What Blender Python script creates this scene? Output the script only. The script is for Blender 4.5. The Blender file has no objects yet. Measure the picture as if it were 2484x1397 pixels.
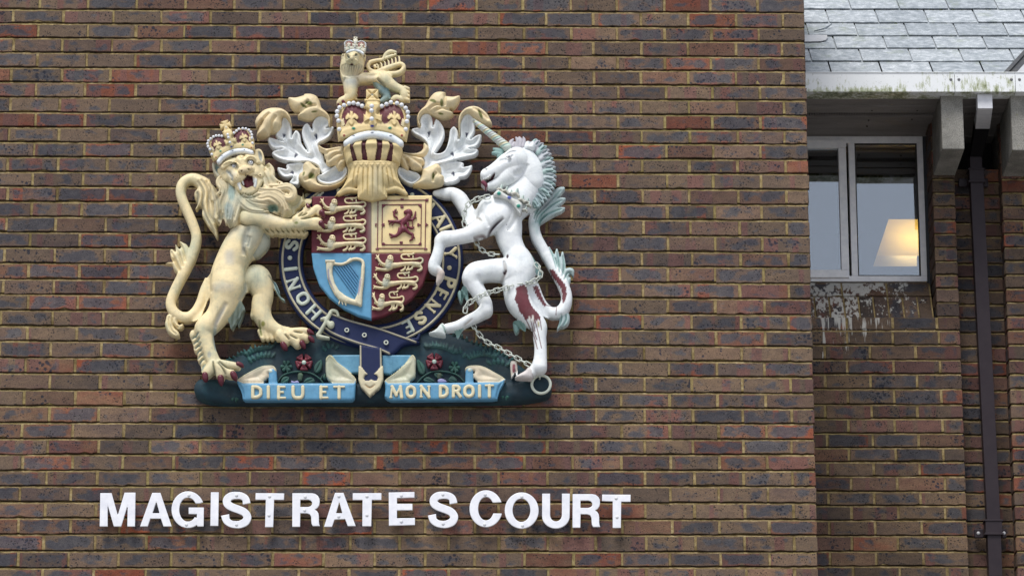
import bpy, math, random
import numpy as np
from mathutils import Vector
random.seed(7); RNG = np.random.default_rng(11)
SC = bpy.context.scene
# ---------------------------------------------------------------- camera
F = 8985.0; TH = math.radians(16.9); CAMY = -16.39; CAMZ = 1.6
CT, ST = math.cos(TH), math.sin(TH)
cam = bpy.data.cameras.new('camera'); cob = bpy.data.objects.new('camera', cam)
SC.collection.objects.link(cob); SC.camera = cob
cob.location = (0, CAMY, CAMZ); cob.rotation_euler = (math.pi/2 + TH, 0, 0)
cam.sensor_width = 36; cam.lens = 36*F/2484; cam.clip_end = 2000
# ---------------------------------------------------------------- light
SUN_EL = math.radians(60); SUN_AZ = math.radians(200)      # azimuth the light comes from, clockwise from +Y
w = bpy.data.worlds.new('World'); SC.world = w; w.use_nodes = True
nt = w.node_tree; bg = nt.nodes['Background']
sky = nt.nodes.new('ShaderNodeTexSky'); sky.sky_type = 'NISHITA'; sky.sun_disc = False
sky.sun_elevation = SUN_EL; sky.sun_rotation = SUN_AZ; sky.dust_density = 4; sky.air_density = 1.0
mixw = nt.nodes.new('ShaderNodeMix'); mixw.data_type = 'RGBA'; mixw.inputs[0].default_value = 0.8
mixw.inputs[7].default_value = (8.6, 9.2, 10.4, 1)           # even cloud layer in front of the blue
nt.links.new(sky.outputs[0], mixw.inputs[6]); nt.links.new(mixw.outputs[2], bg.inputs[0])
bg.inputs[1].default_value = 0.086
sl = bpy.data.lights.new('sun', 'SUN'); sl.energy = 2.7; sl.angle = math.radians(24); sl.color = (1, .97, .93)
so = bpy.data.objects.new('sun', sl); SC.collection.objects.link(so)
d = Vector((math.sin(SUN_AZ)*math.cos(SUN_EL), math.cos(SUN_AZ)*math.cos(SUN_EL), math.sin(SUN_EL)))
so.rotation_euler = d.to_track_quat('Z', 'Y').to_euler()
SC.view_settings.view_transform = 'Standard'; SC.view_settings.look = 'None'
SC.view_settings.exposure = 0.25; SC.view_settings.gamma = 1
# ---------------------------------------------------------------- measuring: photograph point -> point on a vertical plane at distance y
def W(px, py, y=0.0):
    u = px-1242.0; v = 698.5-py
    t = (y-CAMY)/(F*CT-v*ST)
    return t*u, CAMZ+t*(F*ST+v*CT)
S = 0.00199                                                 # metres per photograph pixel on the wall
C = SC.collection
def tag(o, label=None, cat=None, group=None, kind=None):
    if label: o['label'] = label
    if cat: o['category'] = cat
    if group: o['group'] = group
    if kind: o['kind'] = kind
    return o
def empty(name, loc, label=None, cat=None, group=None):
    o = bpy.data.objects.new(name, None); C.objects.link(o); o.location = loc; o.empty_display_size = .1
    return tag(o, label, cat, group)
def link(name, me, parent=None, mat=None):
    o = bpy.data.objects.new(name, me); C.objects.link(o)
    if mat is not None and not me.materials: me.materials.append(mat)
    if parent is not None:
        o.parent = parent
        off = Vector((0, 0, 0)); p = parent
        while p is not None: off += p.location; p = p.parent
        o.location = -off
    return o
def mesh_np(verts, quads, tris=None):
    me = bpy.data.meshes.new('mesh')
    verts = np.asarray(verts, np.float32).reshape(-1, 3)
    q = np.asarray(quads, np.int32).reshape(-1, 4)
    t = np.zeros((0, 3), np.int32) if tris is None else np.asarray(tris, np.int32).reshape(-1, 3)
    me.vertices.add(len(verts)); me.vertices.foreach_set('co', verts.ravel())
    li = np.concatenate([q.ravel(), t.ravel()])
    me.loops.add(len(li)); me.loops.foreach_set('vertex_index', li)
    ls = np.concatenate([np.arange(len(q))*4, len(q)*4+np.arange(len(t))*3]).astype(np.int32)
    me.polygons.add(len(ls)); me.polygons.foreach_set('loop_start', ls)
    me.update(calc_edges=True); me.validate()
    return me
class MB:
    """collects solid primitives into one mesh"""
    def __init__(s): s.v = []; s.f = []
    def add(s, vs, fs):
        n = len(s.v); s.v += [tuple(p) for p in vs]; s.f += [tuple(i+n for i in f) for f in fs]; return s
    def box(s, x0, x1, y0, y1, z0, z1):
        return s.add([(x0,y0,z0),(x1,y0,z0),(x1,y1,z0),(x0,y1,z0),(x0,y0,z1),(x1,y0,z1),(x1,y1,z1),(x0,y1,z1)],
                     [(0,3,2,1),(4,5,6,7),(0,1,5,4),(1,2,6,5),(2,3,7,6),(3,0,4,7)])
    def hexa(s, a, b):
        """a, b: two quads (4 pts each) joined"""
        return s.add(list(a)+list(b), [(3,2,1,0),(4,5,6,7),(0,1,5,4),(1,2,6,5),(2,3,7,6),(3,0,4,7)])
    def prism(s, pts, y0, y1):
        n = len(pts)
        vs = [(p[0], y0, p[1]) for p in pts]+[(p[0], y1, p[1]) for p in pts]
        fs = [tuple(range(n)), tuple(range(2*n-1, n-1, -1))]+[(i+n, (i+1) % n+n, (i+1) % n, i) for i in range(n)]
        return s.add(vs, fs)
    def sphere(s, c, r, n=10, m=7, sy=1):
        vs = [(c[0], c[1], c[2]+r)]; fs = []
        for j in range(1, m):
            a = math.pi*j/m
            for i in range(n):
                b = 2*math.pi*i/n
                vs.append((c[0]+r*math.sin(a)*math.cos(b), c[1]+sy*r*math.sin(a)*math.sin(b), c[2]+r*math.cos(a)))
        vs.append((c[0], c[1], c[2]-r)); L = len(vs)-1
        for i in range(n):
            fs.append((0, 1+i, 1+(i+1) % n)); fs.append((L, 1+(m-2)*n+(i+1) % n, 1+(m-2)*n+i))
            for j in range(m-2):
                a = 1+j*n; fs.append((a+i, a+n+i, a+n+(i+1) % n, a+(i+1) % n))
        return s.add(vs, fs)
    def tube(s, pts, r, n=8, closed=False):
        P = [Vector(p) for p in pts]; R = r if isinstance(r, (list, tuple)) else [r]*len(P)
        vs = []; fs = []; N = len(P)
        for i, p in enumerate(P):
            a = P[(i-1) % N] if (i or closed) else P[0]; b = P[(i+1) % N] if (i < N-1 or closed) else P[-1]
            t = (b-a).normalized(); up = Vector((0, 1, 0)) if abs(t.y) < .9 else Vector((1, 0, 0))
            e = t.cross(up).normalized(); f2 = t.cross(e)
            for k in range(n):
                q = 2*math.pi*(k+.5)/n; vs.append(p+e*(R[i]*math.cos(q))+f2*(R[i]*math.sin(q)))
        for i in range(N if closed else N-1):
            for k in range(n):
                j = (i+1) % N
                fs.append((i*n+k, i*n+(k+1) % n, j*n+(k+1) % n, j*n+k))
        if not closed: fs += [tuple(range(n-1, -1, -1)), tuple((N-1)*n+k for k in range(n))]
        return s.add(vs, fs)
    def build(s, name, mat, parent=None, smooth=False, bevel=0):
        me = bpy.data.meshes.new(name); me.from_pydata(s.v, [], s.f); me.update()
        import bmesh
        bm = bmesh.new(); bm.from_mesh(me); bmesh.ops.recalc_face_normals(bm, faces=bm.faces[:])
        if bevel: bmesh.ops.bevel(bm, geom=[e for e in bm.edges if e.calc_face_angle(0) > .5], offset=bevel, segments=2, affect='EDGES', profile=.6)
        bm.to_mesh(me); bm.free()
        if smooth:
            for p in me.polygons: p.use_smooth = True
            me.set_sharp_from_angle(angle=math.radians(45))
        return link(name, me, parent, mat)
# ---------------------------------------------------------------- materials
class M:
    """tiny node helper"""
    def __init__(s, name):
        s.m = bpy.data.materials.new(name); s.m.use_nodes = True; s.t = s.m.node_tree
        s.b = s.t.nodes['Principled BSDF']; s.tc = s.t.nodes.new('ShaderNodeTexCoord')
    def n(s, typ, **k):
        o = s.t.nodes.new(typ)
        for a, b in k.items(): setattr(o, a, b)
        return o
    def l(s, a, b): s.t.links.new(a, b)
    def noise(s, scale, detail=4, rough=.6, vec=None, stretch=None, out=0):
        o = s.n('ShaderNodeTexNoise'); o.inputs['Scale'].default_value = scale
        o.inputs['Detail'].default_value = detail; o.inputs['Roughness'].default_value = rough
        v = vec or s.tc.outputs['Object']
        if stretch:
            mp = s.n('ShaderNodeMapping'); mp.inputs['Scale'].default_value = stretch; s.l(v, mp.inputs[0]); v = mp.outputs[0]
        s.l(v, o.inputs['Vector']); return o.outputs[out]
    def ramp(s, fac, stops, interp='LINEAR'):
        o = s.n('ShaderNodeValToRGB'); o.color_ramp.interpolation = interp; e = o.color_ramp.elements
        while len(e) < len(stops): e.new(.5)
        for q, (p, c) in zip(e, stops): q.position = p; q.color = c if len(c) == 4 else (*c, 1)
        s.l(fac, o.inputs[0]); return o.outputs[0]
    def rng(s, fac, a, b, c=0, d_=1):
        o = s.n('ShaderNodeMapRange'); s.l(fac, o.inputs[0])
        for i, x in enumerate((a, b, c, d_)): o.inputs[i+1].default_value = x
        return o.outputs[0]
    def mix(s, fac, a, b, mode='MIX'):
        o = s.n('ShaderNodeMix', data_type='RGBA', blend_type=mode)
        for i, x in ((0, fac), (6, a), (7, b)):
            if hasattr(x, 'node'): s.l(x, o.inputs[i])
            elif isinstance(x, (int, float)): o.inputs[i].default_value = x
            else: o.inputs[i].default_value = (*x[:3], 1)
        return o.outputs[2]
    def math(s, op, a, b=0):
        o = s.n('ShaderNodeMath', operation=op)
        for i, x in ((0, a), (1, b)):
            if hasattr(x, 'node'): s.l(x, o.inputs[i])
            else: o.inputs[i].default_value = x
        return o.outputs[0]
    def attr(s, name, out='Color'):
        o = s.n('ShaderNodeAttribute'); o.attribute_name = name; return o.outputs[out]
    def bump(s, h, strength=.5, dist=.002, prev=None):
        o = s.n('ShaderNodeBump'); o.inputs['Strength'].default_value = strength; o.inputs['Distance'].default_value = dist
        s.l(h, o.inputs['Height'])
        if prev: s.l(prev, o.inputs['Normal'])
        s.l(o.outputs[0], s.b.inputs['Normal']); return o.outputs[0]
    def base(s, c, rough=.6, spec=.5):
        if hasattr(c, 'node'): s.l(c, s.b.inputs['Base Color'])
        else: s.b.inputs['Base Color'].default_value = (*c, 1)
        s.b.inputs['Roughness'].default_value = rough; s.b.inputs['Specular IOR Level'].default_value = spec
        return s
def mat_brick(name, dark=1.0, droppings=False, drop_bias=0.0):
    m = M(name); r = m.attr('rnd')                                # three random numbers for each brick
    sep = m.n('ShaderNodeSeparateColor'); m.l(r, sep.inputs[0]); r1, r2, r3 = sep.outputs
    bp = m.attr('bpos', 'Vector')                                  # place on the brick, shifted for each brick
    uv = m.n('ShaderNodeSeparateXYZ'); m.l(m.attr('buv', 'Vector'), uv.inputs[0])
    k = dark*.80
    base = m.ramp(r1, [(0, (.120*k, .090*k, .078*k)), (.2, (.160*k, .106*k, .088*k)), (.42, (.150*k, .108*k, .080*k)), (.62, (.190*k, .130*k, .096*k)),
                       (.78, (.170*k, .100*k, .080*k)), (.88, (.205*k, .098*k, .066*k)), (.945, (.23*k, .080*k, .052*k)), (1, (.30*k, .078*k, .040*k))])
    tint = m.noise(6, 4, .65, vec=bp, stretch=(.6, 1, 1.6)); zp = m.n('ShaderNodeSeparateXYZ'); m.l(m.tc.outputs['Object'], zp.inputs[0]); base = m.mix(m.math('MULTIPLY', m.rng(tint, .38, .64, 0, 1), m.rng(zp.outputs[2], 5.3, 8.0, .85, .35)), base, (.235*k, .155*k, .098*k))
    # kiln bands: soft upright stripes across the brick, muted red on most, brick-orange on a few
    band = m.noise(15, 1, .3, vec=bp, stretch=(1, .02, .05)); wob = m.noise(60, 3, .6, vec=bp)
    ba = m.math('ADD', m.math('ADD', band, m.rng(r3, 0, 1, -.22, .055)), m.rng(wob, .3, .7, -.012, .012))
    redc = m.ramp(r2, [(0, (.19*k, .098*k, .088*k)), (.72, (.215*k, .090*k, .075*k)), (.9, (.30*k, .085*k, .045*k)), (1, (.36*k, .085*k, .035*k))])
    base = m.mix(m.rng(ba, .52, .555, 0, .85), base, redc)
    # blue-grey flashing, kept away from the arrises of the face
    n1 = m.noise(13, 3, .55, vec=bp, stretch=(1, 1, 1.5))
    eu = m.math('MULTIPLY', m.rng(uv.outputs[0], .004, .030, 0, 1), m.rng(uv.outputs[1], .004, .030, 0, 1))
    vv = m.math('MULTIPLY', uv.outputs[2], m.math('SUBTRACT', 1, uv.outputs[2])); ev = m.rng(vv, .03, .15, 0, 1)
    frame = m.rng(m.math('MULTIPLY', eu, ev), 0, 1, -.20, .0)
    add = m.math('ADD', m.math('ADD', n1, m.rng(r2, 0, 1, -.15, .165)), frame)
    blue = m.rng(add, .46, .575, 0, 1)
    bcol = m.ramp(m.noise(30, 3, .6, vec=bp), [(.3, (.058*k, .064*k, .088*k)), (.7, (.105*k, .104*k, .118*k))])
    base = m.mix(m.math('MULTIPLY', blue, .85), base, bcol)
    # iron spots: ragged dark blue blots, gathered on some bricks
    vo = m.n('ShaderNodeTexVoronoi'); vo.inputs['Scale'].default_value = 50
    wv = m.n('ShaderNodeVectorMath', operation='ADD'); wn = m.n('ShaderNodeVectorMath', operation='SCALE'); wn.inputs['Scale'].default_value = .012
    m.l(m.noise(110, 3, .6, vec=bp, out=1), wn.inputs[0]); m.l(bp, wv.inputs[0]); m.l(wn.outputs[0], wv.inputs[1]); m.l(wv.outputs[0], vo.inputs['Vector'])
    sz = m.noise(7, 2, .5, vec=m_off(m, bp, 3.1))
    spot = m.rng(m.math('SUBTRACT', vo.outputs['Distance'], m.rng(sz, .47, .72, .0, .42)), -.05, .03, 1, 0)
    base = m.mix(m.math('MULTIPLY', spot, .85), base, (.020*k, .026*k, .048*k))
    vo2 = m.n('ShaderNodeTexVoronoi'); vo2.inputs['Scale'].default_value = 95; m.l(bp, vo2.inputs['Vector'])
    sz2 = m.noise(20, 2, .5, vec=m_off(m, bp, 9.1))
    fine = m.rng(m.math('SUBTRACT', vo2.outputs['Distance'], m.rng(sz2, .36, .66, .02, .36)), -.04, .03, 1, 0)
    base = m.mix(m.math('MULTIPLY', fine, .8), base, (.022*k, .020*k, .022*k))
    gr = m.noise(170, 5, .85); base = m.mix(1, base, m.ramp(gr, [(.3, (.58, .58, .60)), (.5, (1, 1, 1)), (.7, (1.5, 1.48, 1.42))]), 'MULTIPLY')
    dg = m.noise(36, 4, .7, stretch=(.5, 1, 1)); base = m.mix(1, base, m.ramp(dg, [(.3, (.76, .76, .78)), (.7, (1.18, 1.16, 1.12))]), 'MULTIPLY')
    lg = m.noise(1.1, 3, .5); base = m.mix(1, base, m.ramp(lg, [(.3, (.88, .88, .91)), (.7, (1.1, 1.07, 1.0))]), 'MULTIPLY')
    # mortar smears and green film near the joints
    edge = m.rng(m.math('MULTIPLY', m.rng(vv, 0, .06, 0, 1), m.math('MULTIPLY', m.rng(uv.outputs[0], 0, .008, 0, 1), m.rng(uv.outputs[1], 0, .008, 0, 1))), 0, 1, 1, 0)
    sm = m.math('MULTIPLY', edge, m.rng(m.noise(38, 4, .7), .5, .66, 0, .5)); base = m.mix(sm, base, (.20*k, .165*k, .085*k))
    al = m.math('MULTIPLY', m.rng(m.noise(2.1, 3, .6), .56, .78, 0, 1), m.rng(m.noise(70, 5, .75), .5, .7, 0, .32)); base = m.mix(al, base, (.11*k, .12*k, .04*k))
    ef = m.rng(m.noise(300, 2, .6, vec=m_off(m, bp, 5)), .72, .76, 0, .7); base = m.mix(ef, base, (.42, .40, .36))
    base = m.mix(1, base, m.ramp(m.math('FRACT', m.math('MULTIPLY', r1, 7.31)), [(0, (.62, .64, .68)), (.5, (.85, .87, .88)), (1, (1.16, 1.15, 1.12))]), 'MULTIPLY')
    if droppings:
        dn = m.math('MULTIPLY', m.math('ADD', m.noise(26, 3, .6, stretch=(1, 1, .07)), m.noise(75, 3, .6, stretch=(1, 1, .10))), .515); dm = m.noise(5, 2, .5)
        g = m.n('ShaderNodeSeparateXYZ'); m.l(m.attr('wpos', 'Vector'), g.inputs[0])
        up = m.rng(g.outputs[2], 0, 1, -.035+drop_bias, .07+drop_bias); rt = m.rng(g.outputs[0], .45, 1.0, .03, -.12)
        a = m.math('ADD', m.math('ADD', dn, up), rt); a = m.math('ADD', a, m.rng(dm, .3, .7, -.08, .08))
        base = m.mix(m.rng(a, .548, .60, 0, .8), base, (.55, .54, .50))
    m.base(base, .82, .3)
    b1 = m.bump(m.noise(130, 6, .8), .9, .0028); m.bump(m.math('ADD', spot, fine), .6, -.0018, b1)
    return m.m
def m_off(m, v, a):
    o = m.n('ShaderNodeVectorMath', operation='ADD'); m.l(v, o.inputs[0]); o.inputs[1].default_value = (a, a*.7, a*1.3); return o.outputs[0]
def mat_mortar(name, k=1.0):
    m = M(name); n = m.noise(60, 5, .7); n2 = m.noise(1.7, 3, .6); n3 = m.noise(350, 2, .6)
    c = m.ramp(n, [(.3, (.19*k, .14*k, .064*k)), (.5, (.29*k, .215*k, .10*k)), (.72, (.43*k, .345*k, .195*k))])
    c = m.mix(m.rng(n2, .48, .70, 0, .5), c, (.25*k, .215*k, .075*k))
    c = m.mix(1, c, m.ramp(n3, [(.3, (.8, .8, .8)), (.7, (1.15, 1.15, 1.15))]), 'MULTIPLY'); c = m.mix(1, c, m.ramp(m.noise(11, 3, .6), [(.36, (.55, .53, .50)), (.56, (1.0, 1.0, 1.0))]), 'MULTIPLY')
    m.base(c, .95, .2); m.bump(m.noise(220, 4, .7), .7, .0015); return m.m
def mat_paint(name, rough=.42, wear=.5, grime=(.16, .15, .11), chips=0.0, flat=None, bump=.35, patina=None, spec=.45):
    """weathered gloss paint; colour of the paint comes from the part ('paint' layer) or is flat"""
    m = M(name); c = m.attr('paint') if flat is None else None
    n = m.noise(14, 5, .65); n2 = m.noise(120, 4, .7)
    cc = m.mix(m.rng(n, .42, .75, 0, wear*.5), c if c is not None else flat, grime)
    cc = m.mix(m.rng(m.math('ADD', n2, m.rng(n, .3, .7, -.06, .06)), .60, .72, 0, wear*.7), cc, grime)
    if patina:
        pn = m.noise(7, 4, .6, vec=m_off(m, m.tc.outputs['Object'], 4.4)); cc = m.mix(m.rng(pn, .48, .68, 0, patina[3]), cc, patina[:3], 'MULTIPLY')
        cc = m.mix(m.rng(m.noise(45, 5, .75), .56, .72, 0, patina[3]*.6), cc, tuple(q*.72 for q in patina[:3]), 'MULTIPLY')
    if patina:
        sk = m.noise(16, 5, .7, stretch=(1, 1, .12)); cc = m.mix(m.rng(sk, .52, .70, 0, patina[3]*.55), cc, tuple(q*.60 for q in patina[:3]), 'MULTIPLY')
    if chips:
        cc = m.mix(m.rng(m.noise(70, 5, .8), .60, .64, 0, chips), cc, (.42, .34, .24))
    cc = m.mix(1, cc, m.ramp(m.noise(30, 3, .6), [(.3, (.88, .88, .9)), (.7, (1.05, 1.04, 1.02))]), 'MULTIPLY')
    m.base(cc, rough, spec); m.l(m.rng(n2, .3, .7, rough-.1, rough+.2), m.b.inputs['Roughness'])
    nb = m.bump(m.noise(38, 4, .6), bump, .004) if patina else None
    m.bump(m.noise(160, 4, .6), bump, .0012, nb); return m.m
# ================================================================ relief carving
def T(pts, ox, oy, s):
    """points read off an enlarged detail -> photograph points; a third/fourth number (radius) is scaled as well"""
    return [tuple([ox+p[0]/s, oy+p[1]/s]+([p[2]/s] if len(p) > 2 else [])+list(p[3:])) for p in pts]
def spl(pts, n=6, closed=True):
    P = np.array(pts, float); N = len(P); out = []
    rngi = range(N) if closed else range(N-1)
    for i in rngi:
        if closed: a, b, c, d = P[(i-1) % N], P[i], P[(i+1) % N], P[(i+2) % N]
        else: a, b, c, d = P[max(i-1, 0)], P[i], P[i+1], P[min(i+2, N-1)]
        for k in range(n):
            t = k/n
            out.append(.5*((2*b)+(-a+c)*t+(2*a-5*b+4*c-d)*t*t+(-a+3*b-3*c+d)*t**3))
    if not closed: out.append(P[-1])
    return np.array(out)
def seg_d(X, Y, a, b):
    dx, dy = b[0]-a[0], b[1]-a[1]; L = dx*dx+dy*dy+1e-9
    t = np.clip(((X-a[0])*dx+(Y-a[1])*dy)/L, 0, 1)
    return np.hypot(X-a[0]-t*dx, Y-a[1]-t*dy), t
def psdf(X, Y, P):
    P = np.asarray(P)[:, :2]; D = np.full(X.shape, 1e9); ins = np.zeros(X.shape, bool); n = len(P)
    for i in range(n):
        a, b = P[i], P[(i+1) % n]
        if abs(a[0]-b[0])+abs(a[1]-b[1]) < 1e-6: continue
        d, _ = seg_d(X, Y, a, b); D = np.minimum(D, d)
        if (a[1] > b[1]) != (a[1] > b[1]) or a[1] != b[1]:
            c = ((a[1] > Y) != (b[1] > Y)) & (X < (b[0]-a[0])*(Y-a[1])/(b[1]-a[1]+1e-12)+a[0]); ins ^= c
    return np.where(ins, -D, D)
def sstep(x): x = np.clip(x, 0, 1); return x*x*(3-2*x)
class Rel:
    def __init__(s, x0, y0, x1, y1, g=1.6, col=(.6, .5, .3)):
        s.g = g; xs = np.arange(x0, x1+g, g); ys = np.arange(y0, y1+g, g)
        s.X, s.Y = np.meshgrid(xs, ys); s.D = np.full(s.X.shape, 1e3); s.H = np.full(s.X.shape, -1e3)
        s.Z = np.zeros(s.X.shape); s.C = np.zeros(s.X.shape+(3,)); s.C[:] = col; s.x0, s.y0 = x0, y0; s.col = col
        # a slow wobble so that nothing is ruler-drawn
    def win(s, P, pad):
        P = np.asarray(P)[:, :2]; g = s.g
        i0 = max(0, int((P[:, 1].min()-pad-s.y0)/g)); i1 = min(s.X.shape[0], int((P[:, 1].max()+pad-s.y0)/g)+2)
        j0 = max(0, int((P[:, 0].min()-pad-s.x0)/g)); j1 = min(s.X.shape[1], int((P[:, 0].max()+pad-s.x0)/g)+2)
        return slice(i0, max(i0, i1)), slice(j0, max(j0, j1))
    def comb(s, sl, D2, H2, Z2, k, col=None):
        D, H, Z = s.D[sl], s.H[sl], s.Z[sl]
        if k > 0:
            h = np.clip(.5+.5*(D-D2)/k, 0, 1); Dn = D*(1-h)+D2*h-k*h*(1-h)
            kh = k; q = np.clip(.5+.5*(H2-H)/kh, 0, 1); Hn = H*(1-q)+H2*q+kh*q*(1-q)
            Hn = np.where(H < -500, H2, Hn); Hn = np.where(H2 < -500, H, Hn)
        else: Dn = np.minimum(D, D2); Hn = np.maximum(H, H2)
        take = H2 > H
        s.Z[sl] = np.where(take, Z2, Z); s.D[sl] = Dn; s.H[sl] = Hn
        if col is not None: s.C[sl] = np.where((take & (D2 < s.g))[..., None], np.array(col), s.C[sl])
        elif s.col is not None: s.C[sl] = np.where((take & (D2 < 0))[..., None], np.array(s.col), s.C[sl])
    def chain(s, pts, z=None, k=5, flat=.8, col=None, smooth=True, n=5):
        """limb: points (x, y, radius[, height]) joined by tapering rounds"""
        P = [tuple(p)+((z,) if len(p) < 4 else ()) for p in pts]
        if smooth and len(P) > 2: P = [tuple(q) for q in spl(P, n, False)]
        rm = max(p[2] for p in P); sl = s.win(P, rm+14); X, Y = s.X[sl], s.Y[sl]
        if X.size == 0: return s
        D2 = np.full(X.shape, 1e3); H2 = np.full(X.shape, -1e3); Z2 = np.zeros(X.shape)
        for a, b in zip(P[:-1], P[1:]) if len(P) > 1 else [(P[0], P[0])]:
            d, t = seg_d(X, Y, a, b); r = a[2]+(b[2]-a[2])*t; zz = a[3]+(b[3]-a[3])*t
            dd = d-r; h = np.where(dd < 0, zz+flat*np.sqrt(np.maximum(r*r-d*d, 0)), zz-2*dd)
            tk = h > H2; H2 = np.where(tk, h, H2); Z2 = np.where(tk, zz, Z2); D2 = np.minimum(D2, dd)
        s.comb(sl, D2, H2, Z2, k, col); return s
    def poly(s, pts, z, h=8, r=10, k=0, smooth=True, col=None, dish=0, tilt=None, n=5, cut=None, dw=None):
        P = spl(pts, n) if smooth else np.array(pts, float)[:, :2]
        sl = s.win(P, 14); X, Y = s.X[sl], s.Y[sl]
        if X.size == 0: return s
        D2 = psdf(X, Y, P)
        if cut is not None:
            for c in cut: D2 = np.maximum(D2, -psdf(X, Y, c))
        q = np.clip(-D2/r, 0, 1); H2 = z+h*np.sqrt(1-(1-q)**2)
        if dish: H2 = H2-dish*sstep((-D2-r*.6)/(r*2.2 if dw is None else dw))
        if tilt: H2 = H2+tilt[0]*(X-P[:, 0].mean())+tilt[1]*(Y-P[:, 1].mean())
        H2 = np.where(D2 < 0, H2, z-2*D2)
        s.comb(sl, D2, H2, np.full(X.shape, float(z)), k, col); return s
    def raise_(s, pts, h, r=2, smooth=True, col=None, n=5):
        """lift (or sink) an area of what is already there"""
        P = spl(pts, n) if smooth else np.array(pts, float)[:, :2]
        sl = s.win(P, 6); D2 = psdf(s.X[sl], s.Y[sl], P); q = np.clip(-D2/r, 0, 1)
        s.H[sl] += h*np.sqrt(1-(1-q)**2)
        if col is not None: s.C[sl] = np.where((D2 < 0)[..., None], np.array(col), s.C[sl])
        return s
    def line(s, pts, w, dep, smooth=True, col=None, taper=True, cw=1.0, n=5):
        """groove (dep < 0) or ridge (dep > 0) along a line"""
        P = spl(pts, n, False) if (smooth and len(pts) > 2) else np.array(pts, float)
        P = P[:, :2]; sl = s.win(P, w*3); X, Y = s.X[sl], s.Y[sl]
        if X.size == 0: return s
        best = np.full(X.shape, 1e3); tt = np.zeros(X.shape); N = len(P)-1
        for i in range(N):
            d, t = seg_d(X, Y, P[i], P[i+1]); m = d < best; best = np.where(m, d, best); tt = np.where(m, (i+t)/N, tt)
        amp = np.sqrt(np.clip(4*tt*(1-tt), 0, 1)) if taper else 1.0
        s.H[sl] += (dep*1.4 if dep < -1 else dep)*amp*np.exp(-(best/w)**2)
        if col is not None:
            f = (np.clip(1.4-best/(w*cw), 0, 1)*(amp if taper else 1))[..., None]; s.C[sl] = s.C[sl]*(1-f)+np.array(col)*f
        return s
    def blob(s, x, y, rx, ry, h, col=None, ang=0):
        sl = s.win([(x, y)], max(rx, ry)*2.2); X, Y = s.X[sl]-x, s.Y[sl]-y; c, n = math.cos(ang), math.sin(ang)
        q = ((X*c+Y*n)/rx)**2+((-X*n+Y*c)/ry)**2
        s.H[sl] += h*np.exp(-q*1.2)
        if col is not None: f = np.clip(1.5-q*1.1, 0, 1)[..., None]; s.C[sl] = s.C[sl]*(1-f)+np.array(col)*f
        return s
    def paint(s, pts, col, soft=0.8, f=1.0, smooth=True, jag=0):
        P = spl(pts, 5) if smooth else np.array(pts, float)[:, :2]
        sl = s.win(P, soft+jag+4); X, Y = s.X[sl], s.Y[sl]; D2 = psdf(X, Y, P)
        if jag: D2 = D2+jag*(np.sin(X*.9+Y*.35)+.6*np.sin(X*1.7-Y*.8+1)+.5*np.sin(Y*1.3))
        a = (f*np.clip(.5-D2/(2*soft), 0, 1))[..., None]; s.C[sl] = s.C[sl]*(1-a)+np.array(col)*a; return s
    def fur(s, pts, n, w, dep, length, spread=.25, seed=1, col=None):
        """combed locks following a line, n strands side by side"""
        r = random.Random(seed); P = spl(pts, 6, False)
        for i in range(n):
            o = (i/(n-1)-.5)*2 if n > 1 else 0; k0 = r.uniform(0, .25); k1 = r.uniform(.75, 1)
            Q = P[int(k0*(len(P)-1)):max(int(k1*(len(P)-1)), int(k0*(len(P)-1))+3)]
            tg = np.gradient(Q, axis=0); nn = np.stack([-tg[:, 1], tg[:, 0]], 1); nn /= np.linalg.norm(nn, axis=1)[:, None]+1e-9
            tt = np.linspace(0, 1, len(Q))[:, None]
            Q = Q+nn*(o*length*(1+spread*tt)+r.uniform(-1, 1)*.8+np.sin(tt*6+r.uniform(0, 6))*1.3)
            s.line(Q, w, dep, smooth=False, col=col)
        return s
    def emit(s, name, mat, parent, thick=14, lens=0.0, sharp=38, zsm=6, hs=1):
        D, H, Z, X, Y, g = s.D, s.H.copy(), s.Z.copy(), s.X, s.Y, s.g
        ny, nx = D.shape; inside = D < 0
        # spread heights a little way outside the outline so that the rim sits well
        valid = H > -400
        H = np.where(valid, H+2*np.maximum(D, 0), 0)
        # smooth the standing depth of each limb
        Wt = inside.astype(float); Zs = Z*Wt
        for _ in range(zsm):
            def bl(a):
                b = np.pad(a, 1, mode='edge'); return (b[:-2, 1:-1]+b[2:, 1:-1]+b[1:-1, :-2]+b[1:-1, 2:]+2*b[1:-1, 1:-1])/6
            Zs, Wt = bl(Zs), bl(Wt)
        Zs = Zs/np.maximum(Wt, 1e-4)
        for _ in range(hs):
            b = np.pad(H, 1, mode='edge'); H = (b[:-2, 1:-1]+b[2:, 1:-1]+b[1:-1, :-2]+b[1:-1, 2:]+4*b[1:-1, 1:-1])/8 if True else H
            H = np.where(inside, H, s.H+2*np.maximum(D, 0))
        H = np.where(inside | valid, H, Zs)
        H = np.where(inside, H, np.minimum(H, Zs+60))
        cell = inside[:-1, :-1] | inside[1:, :-1] | inside[:-1, 1:] | inside[1:, 1:]
        gy, gx = np.gradient(D, g); gn = np.maximum(gx*gx+gy*gy, .25)
        mv = np.clip(D, 0, 1.6*g)/gn; mv = np.where(inside, 0, mv)
        PX = X-gx*mv; PY = Y-gy*mv
        used = np.zeros(D.shape, bool)
        used[:-1, :-1] |= cell; used[1:, :-1] |= cell; used[:-1, 1:] |= cell; used[1:, 1:] |= cell
        idx = -np.ones(D.shape, int); idx[used] = np.arange(used.sum()); nv = int(used.sum())
        px, py, h, z = PX[used], PY[used], H[used], Zs[used]
        dd = np.minimum(D[used], 0)
        # position: outline traced on the plane where the limb stands, relief raised square to the wall
        u = px-1242.0; v = 698.5-py; t = (-z*S-CAMY)/(F*CT-v*ST)
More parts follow.
